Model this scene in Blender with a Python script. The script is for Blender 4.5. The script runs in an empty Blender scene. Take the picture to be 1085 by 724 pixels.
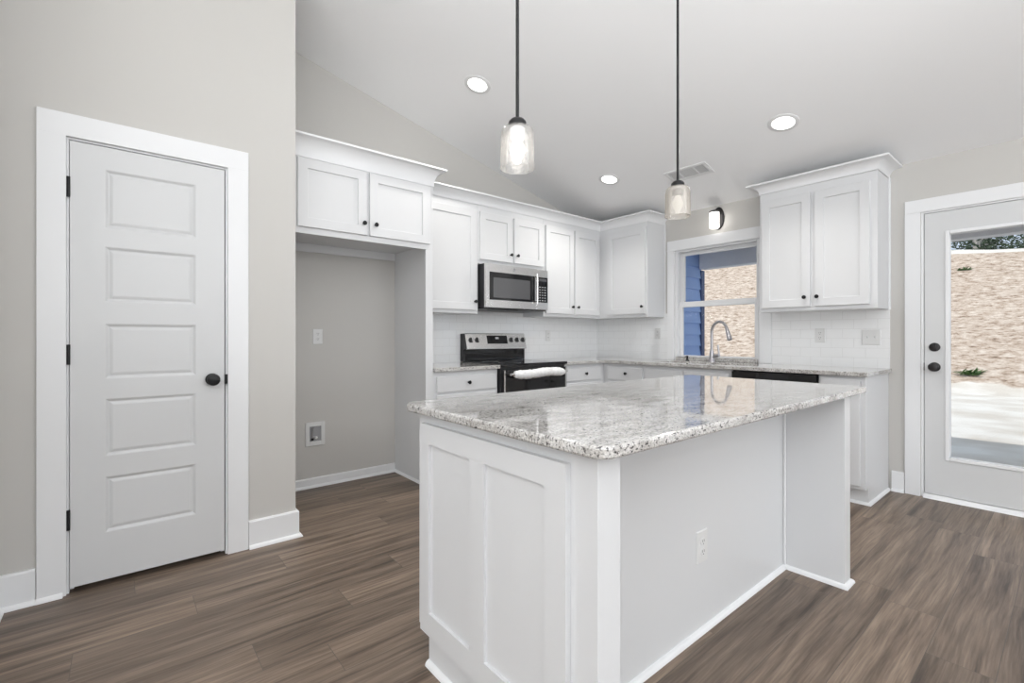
import bpy, bmesh, math, random
from mathutils import Vector, Matrix
random.seed(7)
S = bpy.context.scene
COL = S.collection
PI = math.pi

# ------------------------------------------------------------------ camera
F_PX, HEADING, HZ = 499.2, 0.8783, 357.0
cam_data = bpy.data.cameras.new('camera')
cam_data.sensor_width = 36.0
cam_data.lens = F_PX / 1085 * 36.0
cam_data.shift_y = (HZ - 362.0) / 1085
cam_data.clip_start = 0.03
cam_data.clip_end = 300
cam = bpy.data.objects.new('camera', cam_data)
cam.location = (0, 0, 1.153)
cam.rotation_euler = (PI / 2, 0, HEADING - PI / 2)
COL.objects.link(cam)
S.camera = cam

# ------------------------------------------------------------------ light
W = bpy.data.worlds.new('world')
S.world = W
W.use_nodes = True
bg = W.node_tree.nodes['Background']
bg.inputs[0].default_value = (0.72, 0.84, 1.0, 1)
bg.inputs[1].default_value = 0.95
S.view_settings.view_transform = 'Standard'
S.view_settings.look = 'None'
S.view_settings.gamma = 1.0
S.view_settings.use_curve_mapping = False
S.view_settings.exposure = -0.05


def lamp(name, kind, loc, energy, color=(1, 1, 1), direction=None, size=None, size_y=None, radius=None, spot=None):
    d = bpy.data.lights.new(name, kind)
    d.energy = energy
    d.color = color
    if kind == 'AREA':
        d.shape = 'RECTANGLE'
        d.size = size
        d.size_y = size_y
    if radius is not None:
        d.shadow_soft_size = radius
    if spot:
        d.spot_size = spot
        d.spot_blend = 0.8
    o = bpy.data.objects.new(name, d)
    o.location = loc
    if direction is not None:
        o.rotation_euler = Vector(direction).to_track_quat('-Z', 'Y').to_euler()
    COL.objects.link(o)
    return o


sun = lamp('sun', 'SUN', (0, 0, 20), 2.7, (1.0, 0.96, 0.9), (0.63, 0.06, -0.78))
sun.data.angle = 0.01
# added area fill lamps, set before the unseen living room windows
FILL_TINT = (0.96, 0.985, 1.0)
lamp('fill_rear_low', 'AREA', (3.0, -4.35, 1.3), 62, FILL_TINT, (0, 0.62, 0.78), 1.7, 1.2)
lamp('fill_rear_high', 'AREA', (0.5, -4.3, 2.5), 56, FILL_TINT, (0, 1, 0), 3.5, 0.6)
lamp('fill_far', 'AREA', (-4.35, -1.2, 1.3), 112, FILL_TINT, (0.62, 0, 0.78), 1.2, 2.6)
# two added off-camera fill lamps, aimed up to brighten the vaulted ceiling
lamp('fill_bounce_area', 'AREA', (-1.5, -1.8, 0.9), 262, FILL_TINT, (0, 0, 1), 3.0, 2.5)
lamp('fill_bounce_spot', 'SPOT', (-0.2, -0.9, 0.9), 135, FILL_TINT, (2.3, 1.9, 2.6), radius=0.4, spot=0.95)


# ------------------------------------------------------------------ materials
def srgb(r, g, b):
    def f(c):
        c /= 255.0
        return c / 12.92 if c <= 0.04045 else ((c + 0.055) / 1.055) ** 2.4
    return (f(r), f(g), f(b), 1)


def new_mat(name):
    m = bpy.data.materials.new(name)
    m.use_nodes = True
    nt = m.node_tree
    b = nt.nodes['Principled BSDF']
    return m, nt, b


def node(nt, kind, **kw):
    n = nt.nodes.new(kind)
    for k, v in kw.items():
        if hasattr(n, k):
            setattr(n, k, v)
        else:
            n.inputs[k].default_value = v
    return n


def paint(name, col, rough=0.4, bump=0.0, scale=200.0, metal=0.0, spec=0.5):
    m, nt, b = new_mat(name)
    b.inputs['Base Color'].default_value = col
    b.inputs['Roughness'].default_value = rough
    b.inputs['Metallic'].default_value = metal
    b.inputs['Specular IOR Level'].default_value = spec
    tc = node(nt, 'ShaderNodeTexCoord')
    n = node(nt, 'ShaderNodeTexNoise')
    n.inputs['Scale'].default_value = scale
    n.inputs['Detail'].default_value = 3
    nt.links.new(tc.outputs['Object'], n.inputs['Vector'])
    if bump > 0:
        bp = node(nt, 'ShaderNodeBump')
        bp.inputs['Strength'].default_value = bump
        bp.inputs['Distance'].default_value = 0.002
        nt.links.new(n.outputs['Fac'], bp.inputs['Height'])
        nt.links.new(bp.outputs['Normal'], b.inputs['Normal'])
    return m


def ramp(nt, stops, interp='LINEAR'):
    r = node(nt, 'ShaderNodeValToRGB')
    r.color_ramp.interpolation = interp
    els = r.color_ramp.elements
    els[0].position, els[0].color = stops[0]
    els[1].position, els[1].color = stops[1]
    for p, c in stops[2:]:
        e = els.new(p)
        e.color = c
    return r


def mixc(nt, fac, a, b, mode='MIX'):
    m = node(nt, 'ShaderNodeMix', data_type='RGBA', blend_type=mode)
    for sock, v in ((m.inputs[0], fac), (m.inputs[6], a), (m.inputs[7], b)):
        if hasattr(v, 'links') or hasattr(v, 'is_linked'):
            nt.links.new(v, sock)
        else:
            sock.default_value = v
    return m.outputs[2]


def mapping(nt, src, scale=(1, 1, 1), rot=(0, 0, 0), loc=(0, 0, 0)):
    mp = node(nt, 'ShaderNodeMapping')
    mp.inputs['Scale'].default_value = scale
    mp.inputs['Rotation'].default_value = rot
    mp.inputs['Location'].default_value = loc
    nt.links.new(src, mp.inputs['Vector'])
    return mp.outputs['Vector']


M = {}
M['wall'] = paint('warm_grey_wall_paint', (0.57, 0.555, 0.53, 1), 0.6, 0.06, 260)
M['ceiling'] = paint('white_ceiling_paint', (0.92, 0.92, 0.925, 1), 0.8, 0.08, 220)
M['trim'] = paint('white_trim_paint', (0.80, 0.805, 0.815, 1), 0.35, 0.0)
M['cab'] = paint('white_cabinet_paint', (0.68, 0.685, 0.695, 1), 0.33, 0.02, 90)
M['door'] = paint('white_door_paint', (0.65, 0.655, 0.66, 1), 0.4, 0.02, 120)
M['black'] = paint('black_hardware', (0.010, 0.010, 0.011, 1), 0.4, spec=0.3)
M['bronze'] = paint('dark_bronze_hardware', (0.035, 0.033, 0.034, 1), 0.32, metal=0.6)
M['steel'] = paint('brushed_stainless', (0.80, 0.79, 0.78, 1), 0.27, metal=1.0)
M['nickel'] = paint('brushed_nickel', (0.46, 0.45, 0.47, 1), 0.34, metal=1.0)
M['blackglass'] = paint('black_glass', (0.01, 0.01, 0.011, 1), 0.06)
M['greyglass'] = paint('grey_oven_glass', (0.10, 0.10, 0.105, 1), 0.12)
M['blackplastic'] = paint('black_plastic', (0.018, 0.018, 0.02, 1), 0.4)
M['plate'] = paint('white_plastic_plate', (0.72, 0.72, 0.715, 1), 0.35)
M['slot'] = paint('dark_slot', (0.12, 0.12, 0.12, 1), 0.5)
M['foam'] = paint('white_foam_wrap', (0.78, 0.78, 0.78, 1), 0.35, 0.6, 60)
M['vent_white'] = paint('white_vent_enamel', (0.78, 0.78, 0.78, 1), 0.5)
M['vent_grey'] = paint('grey_vent_louvre', (0.66, 0.66, 0.66, 1), 0.5)
M['vent_dark'] = paint('dark_vent_cavity', (0.2, 0.2, 0.2, 1), 0.6)
M['galv'] = paint('galvanised_grey', (0.30, 0.30, 0.31, 1), 0.5)
M['print'] = paint('pale_grey_print', (0.55, 0.55, 0.56, 1), 0.5)
M['concrete'] = paint('porch_concrete', (0.42, 0.41, 0.40, 1), 0.8, 0.3, 30)
M['beam'] = paint('porch_beam_white', (0.80, 0.80, 0.81, 1), 0.6, 0.02)
M['roof'] = paint('dark_roof_shingle', (0.09, 0.09, 0.095, 1), 0.9, 0.5, 40)


def emit(name, col, strength, mixwhite=None):
    m = bpy.data.materials.new(name)
    m.use_nodes = True
    nt = m.node_tree
    nt.nodes.remove(nt.nodes['Principled BSDF'])
    e = node(nt, 'ShaderNodeEmission')
    e.inputs[0].default_value = col
    e.inputs[1].default_value = strength
    nt.links.new(e.outputs[0], nt.nodes['Material Output'].inputs[0])
    return m


M['can_glow'] = emit('downlight_lens', (1, 0.98, 0.95, 1), 4.0)
M['bulb_glow'] = emit('pendant_bulb', (1, 0.95, 0.88, 1), 9.0)
M['sconce_glow'] = emit('sconce_glass', (1, 0.97, 0.92, 1), 4.2)
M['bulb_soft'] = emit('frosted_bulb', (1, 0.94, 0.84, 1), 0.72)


def thin_glass(name, tint=(1, 1, 1, 1), gloss=0.08, haze=0.0, hazecol=(0.8, 0.76, 0.68, 1), seeds=False, rim=0.0):
    m = bpy.data.materials.new(name)
    m.use_nodes = True
    nt = m.node_tree
    nt.nodes.remove(nt.nodes['Principled BSDF'])
    tr = node(nt, 'ShaderNodeBsdfTransparent')
    tr.inputs[0].default_value = tint
    gl = node(nt, 'ShaderNodeBsdfGlossy')
    gl.inputs['Roughness'].default_value = 0.02
    lw = node(nt, 'ShaderNodeFresnel')
    lw.inputs['IOR'].default_value = 1.45
    mul = node(nt, 'ShaderNodeMath', operation='MULTIPLY')
    mul.inputs[1].default_value = gloss / 0.04
    mul.use_clamp = True
    nt.links.new(lw.outputs[0], mul.inputs[0])
    mx = node(nt, 'ShaderNodeMixShader')
    nt.links.new(mul.outputs[0], mx.inputs[0])
    nt.links.new(tr.outputs[0], mx.inputs[1])
    nt.links.new(gl.outputs[0], mx.inputs[2])
    out = mx.outputs[0]
    if haze > 0:
        df = node(nt, 'ShaderNodeBsdfTranslucent')
        df.inputs[0].default_value = hazecol
        d2 = node(nt, 'ShaderNodeBsdfDiffuse')
        d2.inputs[0].default_value = hazecol
        ad = node(nt, 'ShaderNodeMixShader')
        ad.inputs[0].default_value = 0.5
        nt.links.new(df.outputs[0], ad.inputs[1])
        nt.links.new(d2.outputs[0], ad.inputs[2])
        m2 = node(nt, 'ShaderNodeMixShader')
        m2.inputs[0].default_value = haze
        if seeds:
            tc = node(nt, 'ShaderNodeTexCoord')
            v = node(nt, 'ShaderNodeTexNoise')
            v.inputs['Scale'].default_value = 110
            v.inputs['Detail'].default_value = 4
            nt.links.new(tc.outputs['Object'], v.inputs['Vector'])
            r = ramp(nt, [(0.45, (haze * 0.5,) * 3 + (1,)), (0.7, (min(1, haze * 2.2),) * 3 + (1,))])
            nt.links.new(v.outputs['Fac'], r.inputs[0])
            nt.links.new(r.outputs[0], m2.inputs[0])
        nt.links.new(out, m2.inputs[1])
        nt.links.new(ad.outputs[0], m2.inputs[2])
        out = m2.outputs[0]
    nt.links.new(out, nt.nodes['Material Output'].inputs[0])
    return m


M['pane'] = thin_glass('window_pane_glass', gloss=0.008)
M['seeded'] = thin_glass('seeded_clear_glass', gloss=0.03, haze=0.10, hazecol=(0.95, 0.93, 0.9, 1), seeds=True)
M['cream'] = thin_glass('glass_cream_reflection', gloss=0.05, haze=0.27, hazecol=(0.94, 0.89, 0.82, 1), seeds=False)  # far shade: reflected beige painted into the glass as a cream haze


def floor_mat():
    m, nt, b = new_mat('grey_brown_vinyl_plank')
    tc = node(nt, 'ShaderNodeTexCoord')
    br = node(nt, 'ShaderNodeTexBrick')
    br.offset = 0.0
    sx = node(nt, 'ShaderNodeSeparateXYZ')
    nt.links.new(tc.outputs['Object'], sx.inputs[0])
    rw = node(nt, 'ShaderNodeMath', operation='DIVIDE')
    nt.links.new(sx.outputs[1], rw.inputs[0])
    rw.inputs[1].default_value = 0.18
    fl = node(nt, 'ShaderNodeMath', operation='FLOOR')
    nt.links.new(rw.outputs[0], fl.inputs[0])
    wn = node(nt, 'ShaderNodeTexWhiteNoise', noise_dimensions='1D')
    nt.links.new(fl.outputs[0], wn.inputs['W'])
    sh_ = node(nt, 'ShaderNodeMath', operation='MULTIPLY_ADD')
    nt.links.new(wn.outputs['Value'], sh_.inputs[0])
    sh_.inputs[1].default_value = 1.22
    nt.links.new(sx.outputs[0], sh_.inputs[2])
    cb = node(nt, 'ShaderNodeCombineXYZ')
    nt.links.new(sh_.outputs[0], cb.inputs[0])
    nt.links.new(sx.outputs[1], cb.inputs[1])
    br.inputs['Scale'].default_value = 1.0
    br.inputs['Brick Width'].default_value = 1.22
    br.inputs['Row Height'].default_value = 0.18
    br.inputs['Mortar Size'].default_value = 0.0011
    br.inputs['Mortar Smooth'].default_value = 0.3
    br.inputs['Bias'].default_value = 0.0
    br.inputs['Color1'].default_value = (0, 0, 0, 1)
    br.inputs['Color2'].default_value = (1, 1, 1, 1)
    br.inputs['Mortar'].default_value = (0.5, 0.5, 0.5, 1)
    nt.links.new(cb.outputs[0], br.inputs['Vector'])
    # shift the grain from plank to plank
    off = node(nt, 'ShaderNodeVectorMath', operation='MULTIPLY_ADD')
    nt.links.new(br.outputs['Color'], off.inputs[0])
    off.inputs[1].default_value = (7.3, 3.1, 5.7)
    nt.links.new(tc.outputs['Object'], off.inputs[2])
    v = off.outputs[0]
    warp = node(nt, 'ShaderNodeTexNoise')
    warp.inputs['Scale'].default_value = 1.6
    nt.links.new(mapping(nt, v, (1, 2.5, 1)), warp.inputs['Vector'])
    wv = node(nt, 'ShaderNodeVectorMath', operation='MULTIPLY_ADD')
    nt.links.new(warp.outputs['Color'], wv.inputs[0])
    wv.inputs[1].default_value = (0, 0.035, 0)
    nt.links.new(v, wv.inputs[2])
    g1 = node(nt, 'ShaderNodeTexNoise')
    g1.inputs['Scale'].default_value = 1.0
    g1.inputs['Detail'].default_value = 6
    g1.inputs['Roughness'].default_value = 0.62
    nt.links.new(mapping(nt, wv.outputs[0], (1.5, 26, 1)), g1.inputs['Vector'])
    g2 = node(nt, 'ShaderNodeTexNoise')
    g2.inputs['Scale'].default_value = 1.0
    g2.inputs['Detail'].default_value = 5
    nt.links.new(mapping(nt, wv.outputs[0], (5, 150, 1)), g2.inputs['Vector'])
    base = ramp(nt, [(0.30, srgb(80, 67, 56)), (0.46, srgb(118, 102, 88)), (0.68, srgb(150, 132, 115))])
    nt.links.new(g1.outputs['Fac'], base.inputs[0])
    fine = ramp(nt, [(0.3, (0.72, 0.72, 0.72, 1)), (0.65, (1.12, 1.12, 1.12, 1))])
    nt.links.new(g2.outputs['Fac'], fine.inputs[0])
    c = mixc(nt, 1.0, base.outputs[0], fine.outputs[0], 'MULTIPLY')
    tint = ramp(nt, [(0.0, (0.70, 0.70, 0.71, 1)), (1.0, (1.04, 1.03, 1.03, 1))])
    nt.links.new(br.outputs['Color'], tint.inputs[0])
    c = mixc(nt, 1.0, c, tint.outputs[0], 'MULTIPLY')
    c = mixc(nt, br.outputs['Fac'], c, (0.085, 0.072, 0.062, 1))
    nt.links.new(c, b.inputs['Base Color'])
    b.inputs['Roughness'].default_value = 0.42
    bp = node(nt, 'ShaderNodeBump')
    bp.inputs['Strength'].default_value = 0.12
    bp.inputs['Distance'].default_value = 0.002
    nt.links.new(g2.outputs['Fac'], bp.inputs['Height'])
    nt.links.new(bp.outputs['Normal'], b.inputs['Normal'])
    return m


M['floor'] = floor_mat()


def granite_mat():
    m, nt, b = new_mat('white_speckled_granite')
    tc = node(nt, 'ShaderNodeTexCoord')
    o = tc.outputs['Object']
    n1 = node(nt, 'ShaderNodeTexNoise')
    n1.inputs['Scale'].default_value = 1.0
    n1.inputs['Detail'].default_value = 7
    n1.inputs['Roughness'].default_value = 0.65
    nt.links.new(mapping(nt, o, (10, 24, 24), (0, 0, 0.45)), n1.inputs['Vector'])
    base = ramp(nt, [(0.31, (0.33, 0.305, 0.285, 1)), (0.45, (0.55, 0.53, 0.505, 1)), (0.60, (0.70, 0.685, 0.665, 1))])
    nt.links.new(n1.outputs['Fac'], base.inputs[0])
    n2 = node(nt, 'ShaderNodeTexNoise')
    n2.inputs['Scale'].default_value = 1.0
    n2.inputs['Detail'].default_value = 5
    n2.inputs['Roughness'].default_value = 0.6
    nt.links.new(mapping(nt, o, (85, 140, 140), (0, 0, 0.45)), n2.inputs['Vector'])
    sp = ramp(nt, [(0.385, (1, 1, 1, 1)), (0.45, (0, 0, 0, 1))])
    nt.links.new(n2.outputs['Fac'], sp.inputs[0])
    n3 = node(nt, 'ShaderNodeTexNoise')
    n3.inputs['Scale'].default_value = 240
    n3.inputs['Detail'].default_value = 3
    nt.links.new(o, n3.inputs['Vector'])
    gr = ramp(nt, [(0.35, (0.62, 0.62, 0.62, 1)), (0.65, (1.1, 1.1, 1.1, 1))])
    nt.links.new(n3.outputs['Fac'], gr.inputs[0])
    c = mixc(nt, 1.0, base.outputs[0], gr.outputs[0], 'MULTIPLY')
    c = mixc(nt, sp.outputs[0], c, (0.07, 0.065, 0.065, 1))
    nt.links.new(c, b.inputs['Base Color'])
    b.inputs['Roughness'].default_value = 0.05
    b.inputs['Specular IOR Level'].default_value = 0.85
    b.inputs['Coat Weight'].default_value = 0.3
    b.inputs['Coat Roughness'].default_value = 0.02
    return m


M['granite'] = granite_mat()


def tile_mat(name, axis):
    m, nt, b = new_mat(name)
    tc = node(nt, 'ShaderNodeTexCoord')
    sep = node(nt, 'ShaderNodeSeparateXYZ')
    nt.links.new(tc.outputs['Object'], sep.inputs[0])
    cmb = node(nt, 'ShaderNodeCombineXYZ')
    nt.links.new(sep.outputs[axis], cmb.inputs[0])
    nt.links.new(sep.outputs[2], cmb.inputs[1])
    br = node(nt, 'ShaderNodeTexBrick')
    br.offset = 0.5
    br.inputs['Scale'].default_value = 1.0
    br.inputs['Brick Width'].default_value = 0.152
    br.inputs['Row Height'].default_value = 0.076
    br.inputs['Mortar Size'].default_value = 0.0016
    br.inputs['Mortar Smooth'].default_value = 0.4
    br.inputs['Color1'].default_value = (0, 0, 0, 1)
    br.inputs['Color2'].default_value = (1, 1, 1, 1)
    nt.links.new(cmb.outputs[0], br.inputs['Vector'])
    c = mixc(nt, br.outputs['Fac'], (0.86, 0.865, 0.87, 1), (0.75, 0.75, 0.75, 1))
    nt.links.new(c, b.inputs['Base Color'])
    b.inputs['Roughness'].default_value = 0.08
    b.inputs['Specular IOR Level'].default_value = 0.9
    # every tile sits at its own slight tilt
    n = node(nt, 'ShaderNodeTexNoise')
    n.inputs['Scale'].default_value = 9
    nt.links.new(tc.outputs['Object'], n.inputs['Vector'])
    mul = node(nt, 'ShaderNodeMath', operation='MULTIPLY')
    nt.links.new(n.outputs['Fac'], mul.inputs[0])
    mul.inputs[1].default_value = 0.6
    sub = node(nt, 'ShaderNodeMath', operation='SUBTRACT')
    nt.links.new(mul.outputs[0], sub.inputs[0])
    nt.links.new(br.outputs['Fac'], sub.inputs[1])
    bp = node(nt, 'ShaderNodeBump')
    bp.inputs['Strength'].default_value = 0.5
    bp.inputs['Distance'].default_value = 0.0015
    nt.links.new(sub.outputs[0], bp.inputs['Height'])
    nt.links.new(bp.outputs['Normal'], b.inputs['Normal'])
    return m


M['tile_x'] = tile_mat('white_subway_tile_back', 0)
M['tile_y'] = tile_mat('white_subway_tile_right', 1)


def ground_mat():
    m, nt, b = new_mat('straw_and_pale_soil')
    tc = node(nt, 'ShaderNodeTexCoord')
    o = tc.outputs['Object']
    n1 = node(nt, 'ShaderNodeTexNoise')
    n1.inputs['Scale'].default_value = 1.0
    n1.inputs['Detail'].default_value = 8
    n1.inputs['Roughness'].default_value = 0.78
    nt.links.new(mapping(nt, o, (7.0, 4.2, 7.0)), n1.inputs['Vector'])
    straw = ramp(nt, [(0.34, srgb(108, 88, 72)), (0.45, srgb(188, 168, 150)), (0.62, srgb(228, 216, 202))])
    nt.links.new(n1.outputs['Fac'], straw.inputs[0])
    n2 = node(nt, 'ShaderNodeTexNoise')
    n2.inputs['Scale'].default_value = 1.4
    n2.inputs['Detail'].default_value = 7
    nt.links.new(o, n2.inputs['Vector'])
    soil = ramp(nt, [(0.35, srgb(222, 214, 202)), (0.6, srgb(244, 240, 232))])
    nt.links.new(n2.outputs['Fac'], soil.inputs[0])
    sep = node(nt, 'ShaderNodeSeparateXYZ')
    nt.links.new(o, sep.inputs[0])
    n3 = node(nt, 'ShaderNodeTexNoise')
    n3.inputs['Scale'].default_value = 1.2
    nt.links.new(o, n3.inputs['Vector'])
    ad = node(nt, 'ShaderNodeMath', operation='MULTIPLY_ADD')
    nt.links.new(n3.outputs['Fac'], ad.inputs[0])
    ad.inputs[1].default_value = 0.5
    nt.links.new(sep.outputs[2], ad.inputs[2])
    lo = ramp(nt, [(0.24, (0, 0, 0, 1)), (0.28, (1, 1, 1, 1))])
    nt.links.new(ad.outputs[0], lo.inputs[0])
    crest = node(nt, 'ShaderNodeMath', operation='MULTIPLY_ADD')
    nt.links.new(sep.outputs[1], crest.inputs[0])
    crest.inputs[1].default_value = -0.075
    nt.links.new(sep.outputs[2], crest.inputs[2])
    hi = node(nt, 'ShaderNodeMath', operation='GREATER_THAN')
    nt.links.new(crest.outputs[0], hi.inputs[0])
    hi.inputs[1].default_value = 4.2
    c = mixc(nt, lo.outputs[0], soil.outputs[0], straw.outputs[0])
    c = mixc(nt, hi.outputs[0], c, srgb(236, 232, 224))
    nt.links.new(c, b.inputs['Base Color'])
    b.inputs['Roughness'].default_value = 0.95
    b.inputs['Specular IOR Level'].default_value = 0.1
    bp = node(nt, 'ShaderNodeBump')
    bp.inputs['Strength'].default_value = 0.9
    bp.inputs['Distance'].default_value = 0.06
    nt.links.new(n1.outputs['Fac'], bp.inputs['Height'])
    nt.links.new(bp.outputs['Normal'], b.inputs['Normal'])
    return m


M['ground'] = ground_mat()
M['siding'] = paint('blue_lap_siding_paint', srgb(150, 180, 232), 0.55, 0.05, 60)
M['bark'] = paint('pale_pine_bark', (0.55, 0.52, 0.49, 1), 0.9, 0.8, 14)
M['leaf'] = paint('dark_green_needles', (0.045, 0.075, 0.04, 1), 0.7)
M['weed'] = paint('green_weed_leaf', (0.07, 0.14, 0.04, 1), 0.6)


# ------------------------------------------------------------------ mesh helpers
class MB:
    def __init__(self):
        self.bm = bmesh.new()

    def face(self, pts):
        try:
            self.bm.faces.new([self.bm.verts.new(p) for p in pts])
        except ValueError:
            pass
        return self

    def box(self, x0, x1, y0, y1, z0, z1):
        v = [self.bm.verts.new((x, y, z)) for x in (x0, x1) for y in (y0, y1) for z in (z0, z1)]
        for f in ((0, 1, 3, 2), (4, 6, 7, 5), (0, 4, 5, 1), (2, 3, 7, 6), (0, 2, 6, 4), (1, 5, 7, 3)):
            self.bm.faces.new([v[i] for i in f])
        return self

    def prism(self, poly, a0, a1, axis='z'):
        def P(p, a):
            return {'z': (p[0], p[1], a), 'y': (p[0], a, p[1]), 'x': (a, p[0], p[1])}[axis]
        lo = [self.bm.verts.new(P(p, a0)) for p in poly]
        hi = [self.bm.verts.new(P(p, a1)) for p in poly]
        n = len(poly)
        self.bm.faces.new(lo[::-1])
        self.bm.faces.new(hi)
        for i in range(n):
            j = (i + 1) % n
            self.bm.faces.new((lo[i], lo[j], hi[j], hi[i]))
        return self

    def loops(self, loops, cap0=True, cap1=True):
        rows = [[self.bm.verts.new(p) for p in lp] for lp in loops]
        n = len(rows[0])
        for a, b in zip(rows, rows[1:]):
            for i in range(n):
                j = (i + 1) % n
                self.bm.faces.new((a[i], a[j], b[j], b[i]))
        if cap0:
            self.bm.faces.new(rows[0][::-1])
        if cap1:
            self.bm.faces.new(rows[-1])
        return self

    def cyl(self, p0, p1, r0, r1=None, n=20):
        r1 = r0 if r1 is None else r1
        return self.tube([p0, p1], [r0, r1], n)

    def tube(self, path, radii, n=12, closed=False):
        path = [Vector(p) for p in path]
        if not hasattr(radii, '__len__'):
            radii = [radii] * len(path)
        ref = None
        lps = []
        for i, p in enumerate(path):
            a = path[max(0, i - 1)]
            b = path[min(len(path) - 1, i + 1)]
            t = (b - a).normalized()
            if ref is None:
                ref = Vector((0, 0, 1)) if abs(t.z) < 0.9 else Vector((1, 0, 0))
            u = (ref - t * ref.dot(t)).normalized()
            w = t.cross(u)
            ref = u
            lps.append([tuple(p + (u * math.cos(k * 2 * PI / n) + w * math.sin(k * 2 * PI / n)) * radii[i]) for k in range(n)])
        return self.loops(lps)

    def lathe(self, origin, axis, prof, n=24, cap0=True, cap1=True):
        """prof: list of (distance along axis, radius)"""
        o = Vector(origin)
        t = Vector(axis).normalized()
        ref = Vector((0, 0, 1)) if abs(t.z) < 0.9 else Vector((1, 0, 0))
        u = (ref - t * ref.dot(t)).normalized()
        w = t.cross(u)
        lps = [[tuple(o + t * d + (u * math.cos(k * 2 * PI / n) + w * math.sin(k * 2 * PI / n)) * r) for k in range(n)] for d, r in prof]
        return self.loops(lps, cap0, cap1)

    def rings(self, F, a0, a1, b0, b1, steps, back=True):
        """nested rectangles: steps = [(inset, n)], the last one filled"""
        lps = [[F(a0 + i, b0 + i, n), F(a1 - i, b0 + i, n), F(a1 - i, b1 - i, n), F(a0 + i, b1 - i, n)] for i, n in steps]
        return self.loops(lps, back, True)

    def sweep(self, path, prof, closed=False):
        """profile (out, z) carried along a plan polyline; out is to the right of travel"""
        pts = [Vector((p[0], p[1])) for p in path]
        n = len(pts)
        rows = []
        for i in range(n):
            dirs = []
            if i > 0 or closed:
                dirs.append((pts[i] - pts[i - 1]).normalized())
            if i < n - 1 or closed:
                dirs.append((pts[(i + 1) % n] - pts[i]).normalized())
            nr = [Vector((d.y, -d.x)) for d in dirs]
            if len(nr) == 2:
                m = (nr[0] + nr[1])
                m = m / max(1e-6, (1 + nr[0].dot(nr[1])))
            else:
                m = nr[0]
            rows.append([(pts[i].x + m.x * o, pts[i].y + m.y * o, z) for o, z in prof])
        return self.loops(rows)

    def build(self, name, mat, parent=None, bevel=0.0, smooth=None, seg=2, root=None, loc=None):
        bm = self.bm
        bmesh.ops.recalc_face_normals(bm, faces=bm.faces)
        off = Vector((0, 0, 0))
        r = parent
        while r is not None:
            off += Vector(r.location)
            r = r.parent
        if parent is None and loc is not None:
            off = Vector(loc)
        if off.length > 0:
            bmesh.ops.translate(bm, verts=bm.verts, vec=-off)
        me = bpy.data.meshes.new(name)
        bm.to_mesh(me)
        bm.free()
        if mat is not None:
            me.materials.append(mat)
        if smooth:
            me.shade_smooth()
            me.set_sharp_from_angle(angle=math.radians(smooth))
        o = bpy.data.objects.new(name, me)
        COL.objects.link(o)
        if parent is not None:
            o.parent = parent
        elif loc is not None:
            o.location = loc
        if bevel > 0:
            b = o.modifiers.new('edge', 'BEVEL')
            b.width = bevel
            b.segments = seg
            b.limit_method = 'ANGLE'
            b.angle_limit = math.radians(38)
        return o


def thing(name, label, cat, loc, group=None):
    o = bpy.data.objects.new(name, None)
    o.empty_display_size = 0.1
    o.location = loc
    COL.objects.link(o)
    o['label'] = label
    o['category'] = cat
    if group:
        o['group'] = group
    return o


def tag(o, label, cat, group=None):
    o['label'] = label
    o['category'] = cat
    if group:
        o['group'] = group
    return o


def struct(o, label=None):
    o['kind'] = 'structure'
    if label:
        o['label'] = label
    return o


def FY(plane):          # face looking towards -Y: a = X, b = Z, n = outwards
    return lambda a, b, n: (a, plane - n, b)


def FX(plane):          # face looking towards -X: a = Y, b = Z
    return lambda a, b, n: (plane - n, a, b)


def fbox(mb, F, a0, a1, b0, b1, n0, n1):
    p, q = F(a0, b0, n0), F(a1, b1, n1)
    return mb.box(min(p[0], q[0]), max(p[0], q[0]), min(p[1], q[1]), max(p[1], q[1]), min(p[2], q[2]), max(p[2], q[2]))


def rounded_poly(x0, x1, y0, y1, r, n=6):
    out = []
    for cx, cy, a in ((x1 - r, y1 - r, 0), (x0 + r, y1 - r, 90), (x0 + r, y0 + r, 180), (x1 - r, y0 + r, 270)):
        for k in range(n + 1):
            t = math.radians(a + 90 * k / n)
            out.append((cx + r * math.cos(t), cy + r * math.sin(t)))
    return out


def cells(xs, ys, keep, z0, z1):
    """slab made of grid cells, open where keep(i, j) is False"""
    mb = MB()
    bm = mb.bm
    V = {}

    def v(i, j, z):
        k = (i, j, z)
        if k not in V:
            V[k] = bm.verts.new((xs[i], ys[j], z))
        return V[k]
    nx, ny = len(xs) - 1, len(ys) - 1
    for i in range(nx):
        for j in range(ny):
            if not keep(i, j):
                continue
            bm.faces.new((v(i, j, z1), v(i + 1, j, z1), v(i + 1, j + 1, z1), v(i, j + 1, z1)))
            bm.faces.new((v(i, j, z0), v(i, j + 1, z0), v(i + 1, j + 1, z0), v(i + 1, j, z0)))
            for di, dj, e in ((-1, 0, ((i, j), (i, j + 1))), (1, 0, ((i + 1, j), (i + 1, j + 1))),
                              (0, -1, ((i, j), (i + 1, j))), (0, 1, ((i, j + 1), (i + 1, j + 1)))):
                a, b = i + di, j + dj
                if 0 <= a < nx and 0 <= b < ny and keep(a, b):
                    continue
                p, q = e
                bm.faces.new((v(*p, z0), v(*q, z0), v(*q, z1), v(*p, z1)))
    bmesh.ops.recalc_face_normals(bm, faces=bm.faces)
    bmesh.ops.dissolve_limit(bm, angle_limit=0.01, verts=bm.verts, edges=bm.edges)
    return mb


# ------------------------------------------------------------------ room shell
XW, YR, YD = 4.46, 3.76, 2.895        # right wall, back wall, pantry wall faces
EAVE, SL = 2.43, 0.25
XRIDGE = -0.3


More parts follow.
